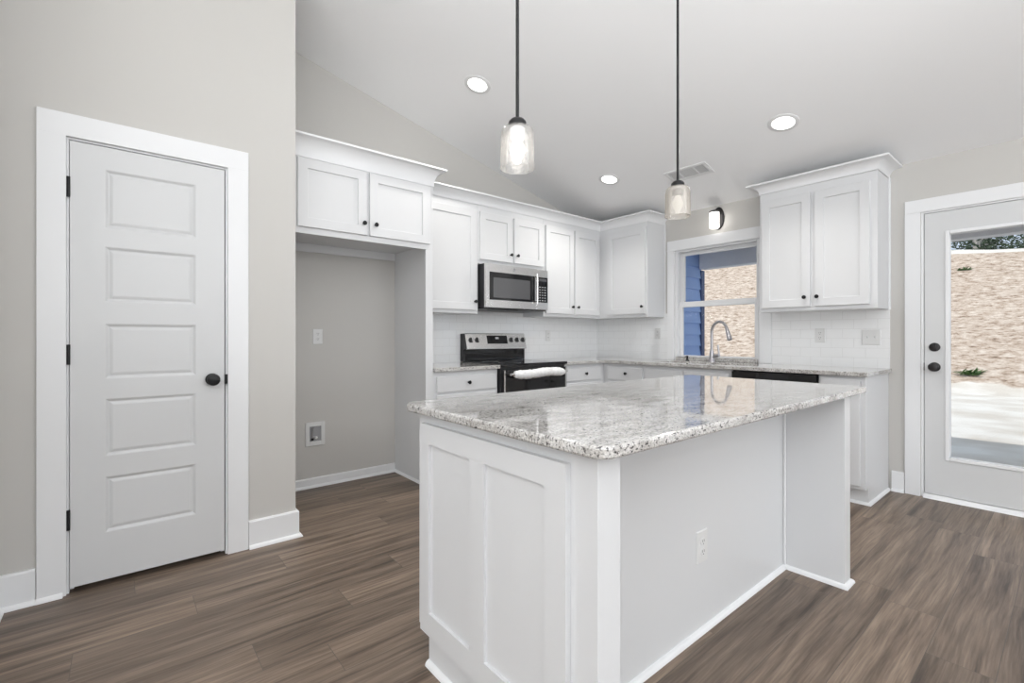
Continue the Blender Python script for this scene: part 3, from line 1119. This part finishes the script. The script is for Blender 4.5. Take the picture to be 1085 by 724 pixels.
# little black dispenser at the left end of the sink
t = thing('soap_dispenser', 'small black soap dispenser left of the faucet', 'soap dispenser', (4.345, 2.50, CT))
MB().lathe((4.345, 2.50, CT), (0, 0, 1), [(0.0002, 0.019), (0.006, 0.019), (0.009, 0.010), (0.035, 0.009), (0.040, 0.010), (0.048, 0.010), (0.050, 0.006)], 16).build('body', M['black'], t, smooth=40)
MB().tube([(4.345, 2.50, CT + 0.045), (4.33, 2.50, CT + 0.047), (4.30, 2.50, CT + 0.038)], [0.005, 0.005, 0.004], 10).build('nozzle', M['black'], t, smooth=40)

# ------------------------------------------------------------------ microwave
MX0, MX1, MZ0, MZ1, MY = 2.474, 3.236, 1.416, 1.806, 3.372
t = thing('microwave', 'stainless over the range microwave under the short cabinet', 'microwave', (2.855, YR - .2, MZ0))
MB().box(MX0, MX1, MY, YR - T - 0.001, MZ0 + 0.012, MZ1).build('body', M['blackplastic'], t, bevel=0.002)
Fm = FY(MY)
mb = MB()
for q in ((MX0 + .002, 3.085, MZ1 - 0.072, MZ1 - .002), (MX0 + .002, 3.085, MZ0, MZ0 + 0.068), (MX0 + .002, MX0 + 0.040, MZ0 + 0.068, MZ1 - 0.072), (3.062, 3.085, MZ0 + 0.068, MZ1 - 0.072)):
    fbox(mb, Fm, q[0], q[1], q[2], q[3], 0.0005, 0.028)
dr = mb.build('door', M['steel'], t)
fbox(MB(), Fm, MX0 + 0.040, 3.062, MZ0 + 0.068, MZ1 - 0.072, 0.0005, 0.025).build('door_glass', M['blackglass'], dr)
fbox(MB(), Fm, MX0 + 0.085, 3.000, MZ0 + 0.090, MZ1 - 0.120, 0.0255, 0.0268).build('mesh_window', M['greyglass'], dr)
mb = MB()
mb.lathe(Fm(2.80, MZ1 - 0.037, 0.0275), (0, -1, 0), [(0, 0.0155), (0.0022, 0.0155), (0.0026, 0.0135), (0.0016, 0.013), (0.0016, 0.002)], 28)
for k in range(2):
    mb.tube([Fm(2.793 + k * 0.009 + 0.004 * math.cos(a * PI / 5), MZ1 - 0.037 + 0.006 * math.sin(a * PI / 5), 0.0295) for a in range(-4, 6)], 0.0009, 6)
mb.build('badge', M['nickel'], dr, smooth=40)
mb = MB()
mb.cyl(Fm(3.068, MZ0 + 0.055, 0.055), Fm(3.068, MZ1 - 0.055, 0.055), 0.010, n=16)
mb.cyl(Fm(3.068, MZ0 + 0.075, 0.02), Fm(3.068, MZ0 + 0.075, 0.055), 0.007, n=12).cyl(Fm(3.068, MZ1 - 0.075, 0.02), Fm(3.068, MZ1 - 0.075, 0.055), 0.007, n=12)
mb.build('handle', M['steel'], dr, smooth=40)
fbox(MB(), Fm, 3.088, MX1 - .002, MZ0, MZ1 - .002, 0.0005, 0.027).build('side_trim', M['steel'], t, bevel=0.002)
cp = fbox(MB(), Fm, 3.100, MX1 - 0.008, MZ0 + 0.070, MZ1 - 0.075, 0.0272, 0.029).build('control_panel', M['blackglass'], t)
mb = MB()
for r in range(6):
    for q in range(3):
        fbox(mb, Fm, 3.117 + q * 0.034, 3.117 + q * 0.034 + 0.016, MZ0 + 0.085 + r * 0.026, MZ0 + 0.085 + r * 0.026 + 0.007, 0.0291, 0.0295)
mb.build('keypad', M['print'], cp)
fbox(MB(), Fm, 3.112, 3.215, MZ1 - 0.115, MZ1 - 0.090, 0.0291, 0.0296).build('display', M['greyglass'], cp)
mb = MB().box(MX0 + 0.005, MX1 - 0.005, MY + 0.005, YR - 0.05, MZ0 - 0.012, MZ0 + 0.012)
mb.build('bottom_pan', M['blackplastic'], t, bevel=0.002)
MB().box(2.60, 2.90, MY + 0.03, MY + 0.12, MZ0 - 0.016, MZ0 - 0.0125).build('vent_grille', M['black'], t)

# ------------------------------------------------------------------ range
RX0, RX1 = 2.470, 3.238
RYF = 3.125
t = thing('range', 'freestanding stainless electric range with black glass cooktop', 'range', (2.854, YR - .3, 0))
MB().box(RX0, RX1, RYF, 3.715, 0.06, 0.898).build('body', M['blackplastic'], t, bevel=0.002)
ck = MB().box(RX0 - 0.002, RX1 + 0.002, 3.086, 3.700, 0.899, 0.922).build('cooktop', M['blackglass'], t, bevel=0.004)
for bx, by, r in ((2.66, 3.24, 0.10), (3.05, 3.24, 0.08), (2.66, 3.52, 0.075), (3.05, 3.52, 0.10)):
    MB().lathe((bx, by, 0.9222), (0, 0, 1), [(0, r), (0.0004, r), (0.0004, r - 0.003), (0, r - 0.003)], 40, False, False).build('burner_ring', M['galv'], ck)
# back guard: slanted stainless console over a black riser
prof = [(3.700, 0.923), (3.7505, 0.923), (3.7505, 1.188), (3.700, 1.188), (3.690, 1.182), (3.656, 1.046), (3.656, 1.034), (3.700, 1.030)]
MB().prism([(3.695, 0.923), (3.7505, 0.923), (3.7505, 1.182), (3.700, 1.182), (3.664, 1.040), (3.695, 1.031)], RX0 + 0.004, RX0 + 0.018, 'x').build('end_cap', M['blackplastic'], t)
MB().prism([(3.695, 0.923), (3.7505, 0.923), (3.7505, 1.182), (3.700, 1.182), (3.664, 1.040), (3.695, 1.031)], RX1 - 0.018, RX1 - 0.004, 'x').build('end_cap', M['blackplastic'], t)
MB().box(RX0 + 0.018, RX1 - 0.018, 3.702, 3.7505, 0.923, 1.030).build('riser', M['blackglass'], t, bevel=0.002)
con = MB().prism([(3.7505, 1.031), (3.7505, 1.188), (3.700, 1.188), (3.690, 1.182), (3.655, 1.046), (3.655, 1.034), (3.662, 1.031)], RX0 + 0.018, RX1 - 0.012, 'x').build('console', M['steel'], t, bevel=0.002)
sn = Vector((0, -(1.182 - 1.046), -(3.690 - 3.655))).normalized()
sn = Vector((0, -0.9685, 0.2492))


def con_pt(x, z, n=0.0):
    y = 3.655 + (z - 1.046) / (1.182 - 1.046) * 0.035
    return (x, y + sn.y * n, z + sn.z * n)


mb = MB()
lps = [[con_pt(x, z, n) for x, z in ((2.735, 1.085), (2.985, 1.085), (2.985, 1.165), (2.735, 1.165))] for n in (-0.002, 0.002)]
dsp = mb.loops(lps).build('display', M['blackglass'], con)
MB().loops([[con_pt(x, z, n) for x, z in ((2.838, 1.130), (2.878, 1.130), (2.878, 1.148), (2.838, 1.148))] for n in (0.002, 0.0024)]).build('readout', M['print'], dsp)
for x in (2.545, 2.618, 3.040, 3.117, 3.195):
    o_ = con_pt(x, 1.122, 0.0)
    kb = MB().lathe(o_, tuple(sn), [(-0.001, 0.026), (0.003, 0.026), (0.005, 0.021), (0.020, 0.019), (0.024, 0.016), (0.0245, 0.004)], 24)
    kn = kb.build('knob', M['blackplastic'], con, smooth=35)
    mb = MB()
    p0, p1 = Vector(o_) + sn * 0.024, Vector(o_) + sn * 0.031
    up = Vector((0, 0.2492, 0.9685))
    rx = Vector((1, 0, 0))
    mb.loops([[tuple(p + rx * a * 0.006 + up * b * 0.018) for a, b in ((-1, -1), (1, -1), (1, 1), (-1, 1))] for p in (p0, p1)])
    mb.build('grip', M['steel'], kn, bevel=0.001)
Fr = FY(RYF)
od = MB()
od.rings(Fr, RX0 + 0.003, RX1 - 0.003, 0.19, 0.872, [(0, 0.0005), (0, 0.031), (0.002, 0.033), (0.03, 0.033)])
dr = od.build('oven_door', M['blackglass'], t)
fbox(MB(), Fr, 2.60, 3.11, 0.36, 0.68, 0.0331, 0.0338).build('oven_window', M['greyglass'], dr)
for x in (RX0 + 0.010, RX1 - 0.022):
    fbox(MB(), Fr, x, x + 0.012, 0.20, 0.868, 0.0331, 0.0345).build('edge_trim', M['steel'], dr)
mb = MB()
mb.cyl(Fr(RX0 + 0.045, 0.835, 0.078), Fr(RX1 - 0.045, 0.835, 0.078), 0.012, n=16)
for x in (RX0 + 0.07, RX1 - 0.07):
    mb.cyl(Fr(x, 0.835, 0.033), Fr(x, 0.835, 0.078), 0.010, n=12)
mb.build('handle', M['steel'], dr, smooth=40)
od = MB()
od.rings(Fr, RX0 + 0.003, RX1 - 0.003, 0.07, 0.183, [(0, 0.0005), (0, 0.028), (0.003, 0.031), (0.03, 0.031)])
od.build('storage_drawer', M['steel'], t)
for x in (RX0 + 0.04, RX1 - 0.04):
    for y in (3.18, 3.66):
        MB().cyl((x, y, 0.0), (x, y, 0.062), 0.016, n=12).build('leg', M['blackplastic'], t)
# foam wrapped around the oven handle
wr = MB()
pts, rad = [], []
nseg = 54
for i in range(nseg + 1):
    f_ = i / nseg
    x = RX0 + 0.085 + f_ * (RX1 - RX0 - 0.17)
    env = min(1, f_ * 9, (1 - f_) * 9) ** 0.5
    dip = 1.0 - 0.42 * math.exp(-((f_ - 0.34) / 0.022) ** 2) - 0.36 * math.exp(-((f_ - 0.72) / 0.02) ** 2)
    r = 0.019 + 0.021 * env * dip * (0.9 + 0.1 * math.sin(i * 1.3) + 0.08 * random.random())
    pts.append((x, RYF - 0.078, 0.834 - 0.006 * math.sin(f_ * 7)))
    rad.append(r)
wr.tube(pts, rad, 18)
for v in wr.bm.verts:
    v.co.z += 0.0028 * math.sin(v.co.x * 160 + v.co.y * 90)
    v.co.y += 0.0025 * math.sin(v.co.x * 210 + v.co.z * 150)
o = wr.build('packing_wrap', M['foam'], smooth=70, loc=(2.854, RYF - 0.078, 0.80))
tag(o, 'white foam packing wrapped around the oven door handle', 'packing')

# ------------------------------------------------------------------ island
IX0, IX1, IY0, IY1 = 0.790, 2.765, 0.648, 1.578
BX0, BX1, BY0, BY1 = 0.835, 2.632, 0.945, 1.535
WYF = 0.700
BTI = BT
isl = thing('kitchen_island', 'white kitchen island base with paneled end and open seating overhang', 'island', (1.75, 1.24, 0))
# carcass with toe kick on the range side
mb = MB()
mb.prism([(BY0, 0), (BY1 - 0.07, 0), (BY1 - 0.07, 0.115), (BY1, 0.115), (BY1, BTI), (BY0, BTI)], BX0, BX1, 'x')
mb.build('cabinet_box', M['cab'], isl, bevel=0.0015)
# end panels carry the overhang
MB().box(BX0, BX0 + 0.082, WYF, BY0 - 0.0005, 0, BTI).build('support_panel', M['cab'], isl, bevel=0.0015)
MB().box(BX1 - 0.082, BX1, WYF - 0.012, BY0 - 0.0005, 0, BTI).build('support_panel', M['cab'], isl, bevel=0.0015)
# shaker panel on the near end
Fe = FX(BX0)
ep = MB()
t_ = 0.018
a0, a1, b0, b1 = 0.785, 1.495, 0.118, 0.848
pan = [(1.190, 1.435), (0.860, 1.115)]
pz0, pz1 = 0.196, 0.780
fbox(ep, Fe, a0, 0.860, b0, b1, 0.0005, t_)
fbox(ep, Fe, 1.115, 1.190, b0, b1, 0.0005, t_)
fbox(ep, Fe, 1.435, a1, b0, b1, 0.0005, t_)
for p0, p1 in pan:
    fbox(ep, Fe, p0, p1, b0, pz0, 0.0005, t_)
    fbox(ep, Fe, p0, p1, pz1, b1, 0.0005, t_)
    fbox(ep, Fe, p0, p1, pz0, pz1, 0.0005, t_ - 0.010)
ep.build('end_panel', M['cab'], isl)
# doors on the range side
Fi = lambda a, b, n: (a, BY1 + n, b)
for k in range(4):
    x0 = BX0 + 0.03 + k * 0.436
    d = shaker(Fi, x0, x0 + 0.42, 0.135, 0.70).build('door', M['cab'], isl)
    knob(Fi, x0 + (0.385 if k % 2 == 0 else 0.035), 0.64, 0.020, d)
    d = slab_front(Fi, x0, x0 + 0.42, 0.722, 0.848).build('drawer', M['cab'], isl)
    knob(Fi, x0 + 0.21, 0.785, 0.020, d)
MB().sweep([(BX0, BY1 - 0.0705), (BX0, WYF), (BX0 + 0.082, WYF), (BX0 + 0.082, BY0), (BX1 - 0.082, BY0), (BX1 - 0.082, WYF - 0.012), (BX1, WYF - 0.012), (BX1, BY1 - 0.0705)], SHOE).build('shoe_moulding', M['trim'], isl, smooth=40)
MB().box(BX1 - 0.082 - 0.012, BX1 - 0.0825, BY0 - 0.012, BY0 - 0.0005, 0.018, BTI).build('corner_bead', M['trim'], isl, bevel=0.004)
o = MB().prism(rounded_poly(IX0, IX1, IY0, IY1, 0.045), BTI + 0.0005, CT, 'z').build('island_countertop', M['granite'], bevel=0.007, seg=3, smooth=50)
tag(o, 'large speckled granite countertop with rounded corners on the island', 'countertop')


# ------------------------------------------------------------------ wall plates
def outlet(F, a, b, label, cat='outlet', gang=1, kind='outlet', w=0.072, h=0.117, n0=0.0):
    loc = F(a, b, n0)
    t = thing('wall_outlet' if kind == 'outlet' else 'light_switch', label, cat, loc, 'electrical outlets' if kind == 'outlet' else None)
    ww = w + (gang - 1) * 0.046
    mb = MB()
    mb.rings(F, a - ww / 2, a + ww / 2, b - h / 2, b + h / 2, [(0, n0 + 0.0003), (0, n0 + 0.003), (0.003, n0 + 0.006), (0.006, n0 + 0.006)])
    mb.build('cover_plate', M['plate'], t)
    for g in range(gang):
        ca = a + (g - (gang - 1) / 2) * 0.046
        if kind == 'outlet':
            for sgn in (-1, 1):
                cb = b + sgn * 0.020
                rc = MB()
                lp = []
                for nn, ee in ((0.0061, 0), (0.0082, 0), (0.009, 0.001)):
                    lp.append([F(ca + (0.0165 - ee) * math.cos(q * PI / 8) * 1.0, cb + max(-0.0135, min(0.0135, (0.0175 - ee) * math.sin(q * PI / 8))), n0 + nn) for q in range(16)])
                r_ = rc.loops(lp).build('receptacle', M['plate'], t)
                sl_ = MB()
                for sa in (-0.006, 0.006):
                    fbox(sl_, F, ca + sa - 0.0012, ca + sa + 0.0012, cb - 0.001, cb + 0.008, n0 + 0.0089, n0 + 0.0094)
                fbox(sl_, F, ca - 0.0022, ca + 0.0022, cb - 0.010, cb - 0.0055, n0 + 0.0089, n0 + 0.0094)
                sl_.build('slot', M['slot'], r_)
        else:
            tg = MB()
            fbox(tg, F, ca - 0.005, ca + 0.005, b - 0.013, b + 0.013, n0 + 0.006, n0 + 0.0075)
            o_ = tg.build('toggle_plate', M['vent_grey'], t)
            tg = MB()
            tg.loops([[F(ca - 0.0042, b - 0.002, n0 + 0.007), F(ca + 0.0042, b - 0.002, n0 + 0.007), F(ca + 0.0042, b + 0.010, n0 + 0.007), F(ca - 0.0042, b + 0.010, n0 + 0.007)],
                      [F(ca - 0.0034, b + 0.008, n0 + 0.018), F(ca + 0.0034, b + 0.008, n0 + 0.018), F(ca + 0.0034, b + 0.013, n0 + 0.017), F(ca - 0.0034, b + 0.013, n0 + 0.017)]])
            tg.build('toggle', M['plate'], o_)
    return t


outlet(FY(YR), 1.168, 1.155, 'white outlet at chest height in the refrigerator alcove')
outlet(FY(YR - T), 3.628, 1.165, 'white outlet on the tile right of the range')
outlet(FX(XW - T), 2.905, 1.190, 'white outlet on the tile below the corner cabinet, left of the window')
outlet(FX(XW - T), 1.372, 1.163, 'white outlet on the tile between window and double switch')
outlet(FX(XW - T), 1.028, 1.150, 'white double toggle switch on the tile near the glass door', 'switch', 2, 'switch')
outlet(FY(BY0), 1.745, 0.335, 'white outlet low on the long side of the island', w=0.078, h=0.124)

# ice maker water box
t = thing('water_supply_box', 'white recessed ice maker water box low in the refrigerator alcove', 'water box', (1.15, YR, 0.41))
Fn = FY(YR)
mb = MB()
wx0, wx1, wz0, wz1 = 1.078, 1.220, 0.318, 0.497
for q in ((wx0, wx0 + 0.027, wz0, wz1), (wx1 - 0.027, wx1, wz0, wz1), (wx0 + .027, wx1 - .027, wz0, wz0 + 0.032), (wx0 + .027, wx1 - .027, wz1 - 0.032, wz1)):
    fbox(mb, Fn, q[0], q[1], q[2], q[3], 0.0005, 0.012)
mb.build('frame', M['plate'], t, bevel=0.002)
fbox(MB(), Fn, wx0 + 0.027, wx1 - 0.027, wz0 + 0.032, wz1 - 0.032, 0.0005, 0.003).build('recess_back', M['galv'], t)
mb = MB()
mb.cyl(Fn(1.125, 0.352, 0.010), Fn(1.125, 0.455, 0.010), 0.0065, n=12)
mb.cyl(Fn(1.125, 0.385, 0.010), Fn(1.150, 0.385, 0.010), 0.006, n=12)
mb.build('valve', M['nickel'], t, smooth=40)
MB().lathe(Fn(1.155, 0.378, 0.006), (0, -1, 0), [(0, 0.011), (0.006, 0.011), (0.008, 0.005)], 12).build('valve_handle', M['plate'], t, smooth=40)
MB().cyl(Fn(1.125, 0.368, 0.008), Fn(1.125, 0.368, 0.018), 0.010, n=12).build('valve_cap', M['black'], t)

# ------------------------------------------------------------------ ceiling fittings
ctilt = math.atan(SL)
CN = Vector((-math.sin(ctilt), 0, -math.cos(ctilt)))       # ceiling normal, pointing into the room


def on_ceiling(x, y):
    return Vector((x, y, ceil_z(x)))


for (x, y), lab in zip(((2.044, 2.866), (3.568, 1.326), (3.572, 2.858)),
                       ('lit recessed downlight highest up the ceiling slope, above the refrigerator alcove end',
                        'lit recessed downlight nearest the cabinet beside the glass door',
                        'lit recessed downlight nearest the corner wall cabinets')):
    p = on_ceiling(x, y)
    t = thing('recessed_downlight', lab, 'ceiling light', tuple(p), 'recessed ceiling lights')
    MB().lathe(tuple(p), tuple(CN), [(0.0005, 0.100), (0.004, 0.099), (0.006, 0.096), (0.0065, 0.074), (0.0045, 0.072), (0.001, 0.0715)], 40, False, False).build('trim_ring', M['vent_white'], t, smooth=40)
    MB().lathe(tuple(p), tuple(CN), [(0.001, 0.071), (0.0035, 0.071), (0.004, 0.05), (0.0042, 0.005)], 40).build('lens', M['can_glow'], t, smooth=60)
    lamp('downlight_lamp', 'SPOT', tuple(p + CN * 0.02), 56, (1, 0.97, 0.92), tuple(CN), radius=0.07, spot=2.4)

# supply vent
p = on_ceiling(3.815, 2.184)
t = thing('ceiling_vent', 'white rectangular three section air register on the ceiling', 'vent', tuple(p))
ux = Vector((math.cos(ctilt), 0, -math.sin(ctilt)))        # down the slope
uy = Vector((0, 1, 0))


def cbox(mb, a0, a1, b0, b1, n0, n1):
    mb.loops([[tuple(p + ux * a + uy * b + CN * n) for a, b in ((a0, b0), (a1, b0), (a1, b1), (a0, b1))] for n in (n0, n1)])


mb = MB()
hw, hl = 0.088, 0.192
for q in ((-hw, -hw + 0.026, -hl, hl), (hw - 0.026, hw, -hl, hl), (-hw + .026, hw - .026, -hl, -hl + 0.026), (-hw + .026, hw - .026, hl - 0.026, hl), (-hw + .026, hw - .026, -0.078, -0.066), (-hw + .026, hw - .026, 0.066, 0.078)):
    cbox(mb, *q, 0.0005, 0.008)
mb.build('frame', M['vent_white'], t)
for y0, y1, mt in ((-hl + 0.026, -0.078, 'vent_dark'), (-0.066, 0.066, 'vent_grey'), (0.078, hl - 0.026, 'vent_grey')):
    mb = MB()
    cbox(mb, -hw + 0.026, hw - 0.026, y0, y1, 0.0003, 0.001)
    gr = mb.build('grille', M[mt], t)
    mb = MB()
    for k in range(7):
        b = y0 + (y1 - y0) * (k + 0.5) / 7
        dy = 0.004 if mt == 'vent_dark' else -0.004
        mb.loops([[tuple(p + ux * a + uy * (b + e_) + CN * n) for a, e_, n in ((-hw + 0.027, 0, 0.001), (hw - 0.027, 0, 0.001), (hw - 0.027, dy, 0.006), (-hw + 0.027, dy, 0.006))],
                  [tuple(p + ux * a + uy * (b + e_ + 0.0012) + CN * n) for a, e_, n in ((-hw + 0.027, 0, 0.001), (hw - 0.027, 0, 0.001), (hw - 0.027, dy, 0.006), (-hw + 0.027, dy, 0.006))]])
    mb.build('louvre', M['vent_grey'] if mt == 'vent_dark' else M['vent_white'], gr)

# pendants over the island
for px, lit, lab in ((0.934, True, 'near black rod pendant with clear seeded glass jar and glowing bulb'),
                     (1.835, False, 'far black rod pendant with cream looking glass jar')):
    py, zt = 1.10, 1.798
    zc_ = ceil_z(px)
    t = thing('pendant_light', lab, 'pendant light', (px, py, zc_), 'pendants over the island')
    MB().lathe((px, py, zc_ + 0.016), (0, 0, -1), [(0.0, 0.058), (0.036, 0.058), (0.042, 0.05), (0.044, 0.012)], 28).build('canopy', M['black'], t, smooth=40)
    MB().cyl((px, py, zc_ - 0.02), (px, py, zt + 0.02), 0.0052, n=12).build('rod', M['black'], t, smooth=40)
    MB().lathe((px, py, zt), (0, 0, 1), [(-0.006, 0.026), (0.004, 0.028), (0.012, 0.027), (0.020, 0.020), (0.024, 0.007)], 28).build('shade_cap', M['black'], t, smooth=35)
    MB().lathe((px, py, zt - 0.004), (0, 0, -1), [(0.0, 0.022), (0.034, 0.022), (0.038, 0.018)], 20).build('socket', M['vent_grey'] if lit else M['bronze'], t, smooth=40)
    sh = [(0.0, 0.026), (0.003, 0.035), (0.009, 0.044), (0.018, 0.0495), (0.030, 0.0515), (0.118, 0.0525), (0.127, 0.054), (0.130, 0.053), (0.130, 0.050), (0.126, 0.0495), (0.118, 0.0495), (0.030, 0.0485), (0.020, 0.0465), (0.011, 0.041), (0.005, 0.032), (0.002, 0.024)]
    MB().lathe((px, py, zt), (0, 0, -1), sh, 40, False, False).build('glass_shade', M['seeded'] if lit else M['cream'], t, smooth=60)
    MB().lathe((px, py, zt - 0.034), (0, 0, -1), [(0.0, 0.012), (0.014, 0.013), (0.024, 0.018), (0.036, 0.0225), (0.048, 0.022), (0.060, 0.016), (0.070, 0.011), (0.078, 0.010), (0.081, 0.003)], 24).build('bulb', M['bulb_glow'] if lit else M['bulb_soft'], t, smooth=60)

# sconce above the window
sy, sz = 2.235, 2.300
t = thing('wall_sconce', 'black wall sconce with lit white glass cylinder above the sink window', 'wall light', (XW, sy, sz))
mb = MB()
lps = []
for n, e_ in ((0.0003, 0), (0.010, 0), (0.016, 0.006), (0.018, 0.016)):
    lps.append([(XW - n, sy + (0.055 - e_) * math.cos(q * 2 * PI / 36), sz + (0.108 - e_) * math.sin(q * 2 * PI / 36)) for q in range(36)])
mb.loops(lps).build('backplate', M['bronze'], t, smooth=40)
gx = XW - 0.088
MB().tube([(XW - 0.015, sy, sz + 0.03), (XW - 0.05, sy, sz + 0.055), (gx, sy, sz + 0.060)], 0.008, 12).build('arm', M['bronze'], t, smooth=50)
MB().lathe((gx, sy, sz + 0.042), (0, 0, 1), [(0, 0.048), (0.010, 0.048), (0.016, 0.042), (0.018, 0.016), (0.026, 0.012), (0.028, 0.004)], 28).build('cap', M['bronze'], t, smooth=35)
MB().lathe((gx, sy, sz + 0.0415), (0, 0, -1), [(0, 0.0425), (0.01, 0.043), (0.143, 0.043), (0.148, 0.040), (0.149, 0.005)], 32).build('glass_shade', M['sconce_glow'], t, smooth=40)

# ------------------------------------------------------------------ outdoors
GZ = -0.15
XT, ZT = 26.0, 4.62


def hill_z(x, y=3.0):
    top = ZT + 0.075 * (y - 3.0)
    if x < 15.0:
        return GZ
    if x < XT:
        return GZ + (top - GZ) * (x - 15.0) / (XT - 15.0)
    return top + (x - XT) * 0.01


hb = MB()
gx_ = [XW + 0.13, 6.4, 8, 10, 12, 14, 15] + [15 + i * 0.55 for i in range(1, 21)] + [30, 36, 45]
gy_ = [-14 + i * 0.9 for i in range(50)]
rows = []
for x in gx_:
    rows.append([hb.bm.verts.new((x, y, hill_z(x, y) + (random.uniform(-0.05, 0.05) if x > 15 else (random.uniform(-0.012, 0.012) if x > 6.5 else 0)))) for y in gy_])
for a, b in zip(rows, rows[1:]):
    for i in range(len(gy_) - 1):
        hb.bm.faces.new((a[i], a[i + 1], b[i + 1], b[i]))
struct(hb.build('ground', M['ground'], smooth=80), 'pale soil yard and straw covered embankment outside')
struct(MB().box(XW + 0.121, 6.15, -3.0, 3.18, GZ - 0.02, -0.02).build('porch_slab', M['concrete']), 'concrete porch slab outside the glass door')
struct(MB().prism([(XW + 0.121, 2.36), (6.22, 2.36), (6.22, 2.44), (XW + 0.121, 2.56)], -3.6, 4.4, 'y').build('porch_roof', M['beam']), 'porch roof soffit')
struct(MB().box(5.84, 5.99, -3.2, 3.19, 2.04, 2.359).build('porch_beam', M['beam'], bevel=0.006), 'pale grey porch beam')
# blue lap siding on the projecting wing
sd = MB()
SY = 3.21
sd.box(XW + 0.121, 5.96, SY + 0.014, SY + 2.2, GZ, 2.359)
zz = GZ
while zz < 2.35:
    z1 = min(zz + 0.148, 2.358)
    sd.prism([(SY - 0.012, zz), (SY + 0.0145, zz), (SY + 0.0145, z1), (SY + 0.008, z1)], XW + 0.122, 5.90, 'x')
    zz += 0.148
wx = sd.build('wall_exterior', M['siding'])
struct(wx, 'blue lap siding wall of the house outside the sink window')
MB().box(5.90, 5.975, SY - 0.022, SY + 0.06, GZ, 2.03).build('corner_board', paint('dark_blue_corner_board', srgb(66, 84, 124), 0.5), wx)

# trees along the top of the bank
leafmeshes = []
for var in range(3):
    lb = MB()
    for i in range(1300):
        u, v = random.random(), random.uniform(0, 2 * PI)
        z = 0.15 + 6.5 * random.random() ** 1.7
        r = (0.3 + 0.62 * (1 - abs(z - 2.0) / 5.5)) * (0.3 + 0.7 * math.sqrt(u))
        c_ = Vector((r * math.cos(v), r * math.sin(v), z))
        d1 = Vector((random.uniform(-1, 1), random.uniform(-1, 1), random.uniform(-.6, .6))).normalized() * random.uniform(0.06, 0.16)
        d2 = d1.cross(Vector((random.uniform(-1, 1), random.uniform(-1, 1), random.uniform(-1, 1)))).normalized() * random.uniform(0.02, 0.05)
        lb.face([tuple(c_ - d1), tuple(c_ + d2), tuple(c_ + d1), tuple(c_ - d2)])
    leafmeshes.append(lb)
tree_protos = []
for var, lb in enumerate(leafmeshes):
    t = thing('tree', 'x', 'tree', (0, 0, 0), 'trees along the top of the bank')
    tb = MB()
    pth = [(0.06 * math.sin(i * 0.9 + var), 0.05 * math.cos(i * 0.7 + var), -0.2 + i * 0.9) for i in range(9)]
    tb.tube(pth, [0.13 - 0.012 * i for i in range(9)], 10)
    for i in range(7):
        a = random.uniform(0, 2 * PI)
        z = 0.6 + i * 0.8
        tb.tube([(0, 0, z), (0.4 * math.cos(a), 0.4 * math.sin(a), z + 0.25), (0.75 * math.cos(a), 0.75 * math.sin(a), z + 0.6)], [0.035, 0.025, 0.012], 6)
    tb.build('trunk', M['bark'], t, smooth=60)
    lb.build('foliage', M['leaf'], t)
    tree_protos.append(t)
spots = [(27.6, -2.9), (28.4, -0.6), (27.4, 1.3), (30.2, 1.0), (28.4, 2.9), (30.6, 2.9), (27.3, 4.5), (29.4, 4.8), (33.4, 0.8), (32.0, 4.6), (28.0, 6.6), (29.5, 8.6), (28.2, 10.6), (29.4, 12.6), (28.3, 14.6), (33.0, 2.9)]
front = sorted([q for q in spots], key=lambda q: q[1])
words = ['first', 'second', 'third', 'fourth', 'fifth', 'sixth', 'seventh', 'eighth', 'ninth', 'tenth', 'eleventh', 'twelfth', 'thirteenth', 'fourteenth', 'fifteenth', 'sixteenth']
for i, (x, y) in enumerate(front):
    src = tree_protos[i % 3]
    if i < 3:
        r = src
    else:
        r = src.copy()
        COL.objects.link(r)
        for ch in src.children:
            c2 = ch.copy()
            c2.parent = r
            COL.objects.link(c2)
    r.location = (x, y, hill_z(x, y) - 0.05)
    r.rotation_euler = (0, 0, random.uniform(0, 6))
    r.scale = (1, 1, random.uniform(0.9, 1.15))
    r['label'] = 'pine tree on top of the straw bank, %s from the right' % words[i]

# weeds on the bank
for (x, y), lab, sc in (((23.6, 2.72), 'small dark green weed high on the straw bank', 0.9), ((15.9, 1.72), 'green weed low on the straw bank beside a pale bare patch', 1.0)):
    mb = MB()
    z = hill_z(x, y)
    for i in range(46):
        a = random.uniform(0, 2 * PI)
        l = random.uniform(0.10, 0.34) * sc
        o_ = Vector((x + random.uniform(-.08, .08), y + random.uniform(-.16, .16), z - 0.01))
        d_ = Vector((math.cos(a) * 0.6, math.sin(a), random.uniform(0.25, 0.8))).normalized()
        w_ = d_.cross(Vector((0, 0, 1))).normalized() * 0.022
        m_ = o_ + d_ * l * 0.6
        e_ = o_ + d_ * l + Vector((0, 0, -0.03))
        mb.face([tuple(o_ - w_ * 0.4), tuple(o_ + w_ * 0.4), tuple(m_ + w_), tuple(e_), tuple(m_ - w_)])
    o = mb.build('weed', M['weed'], loc=(x, y, z))
    tag(o, lab, 'weed')
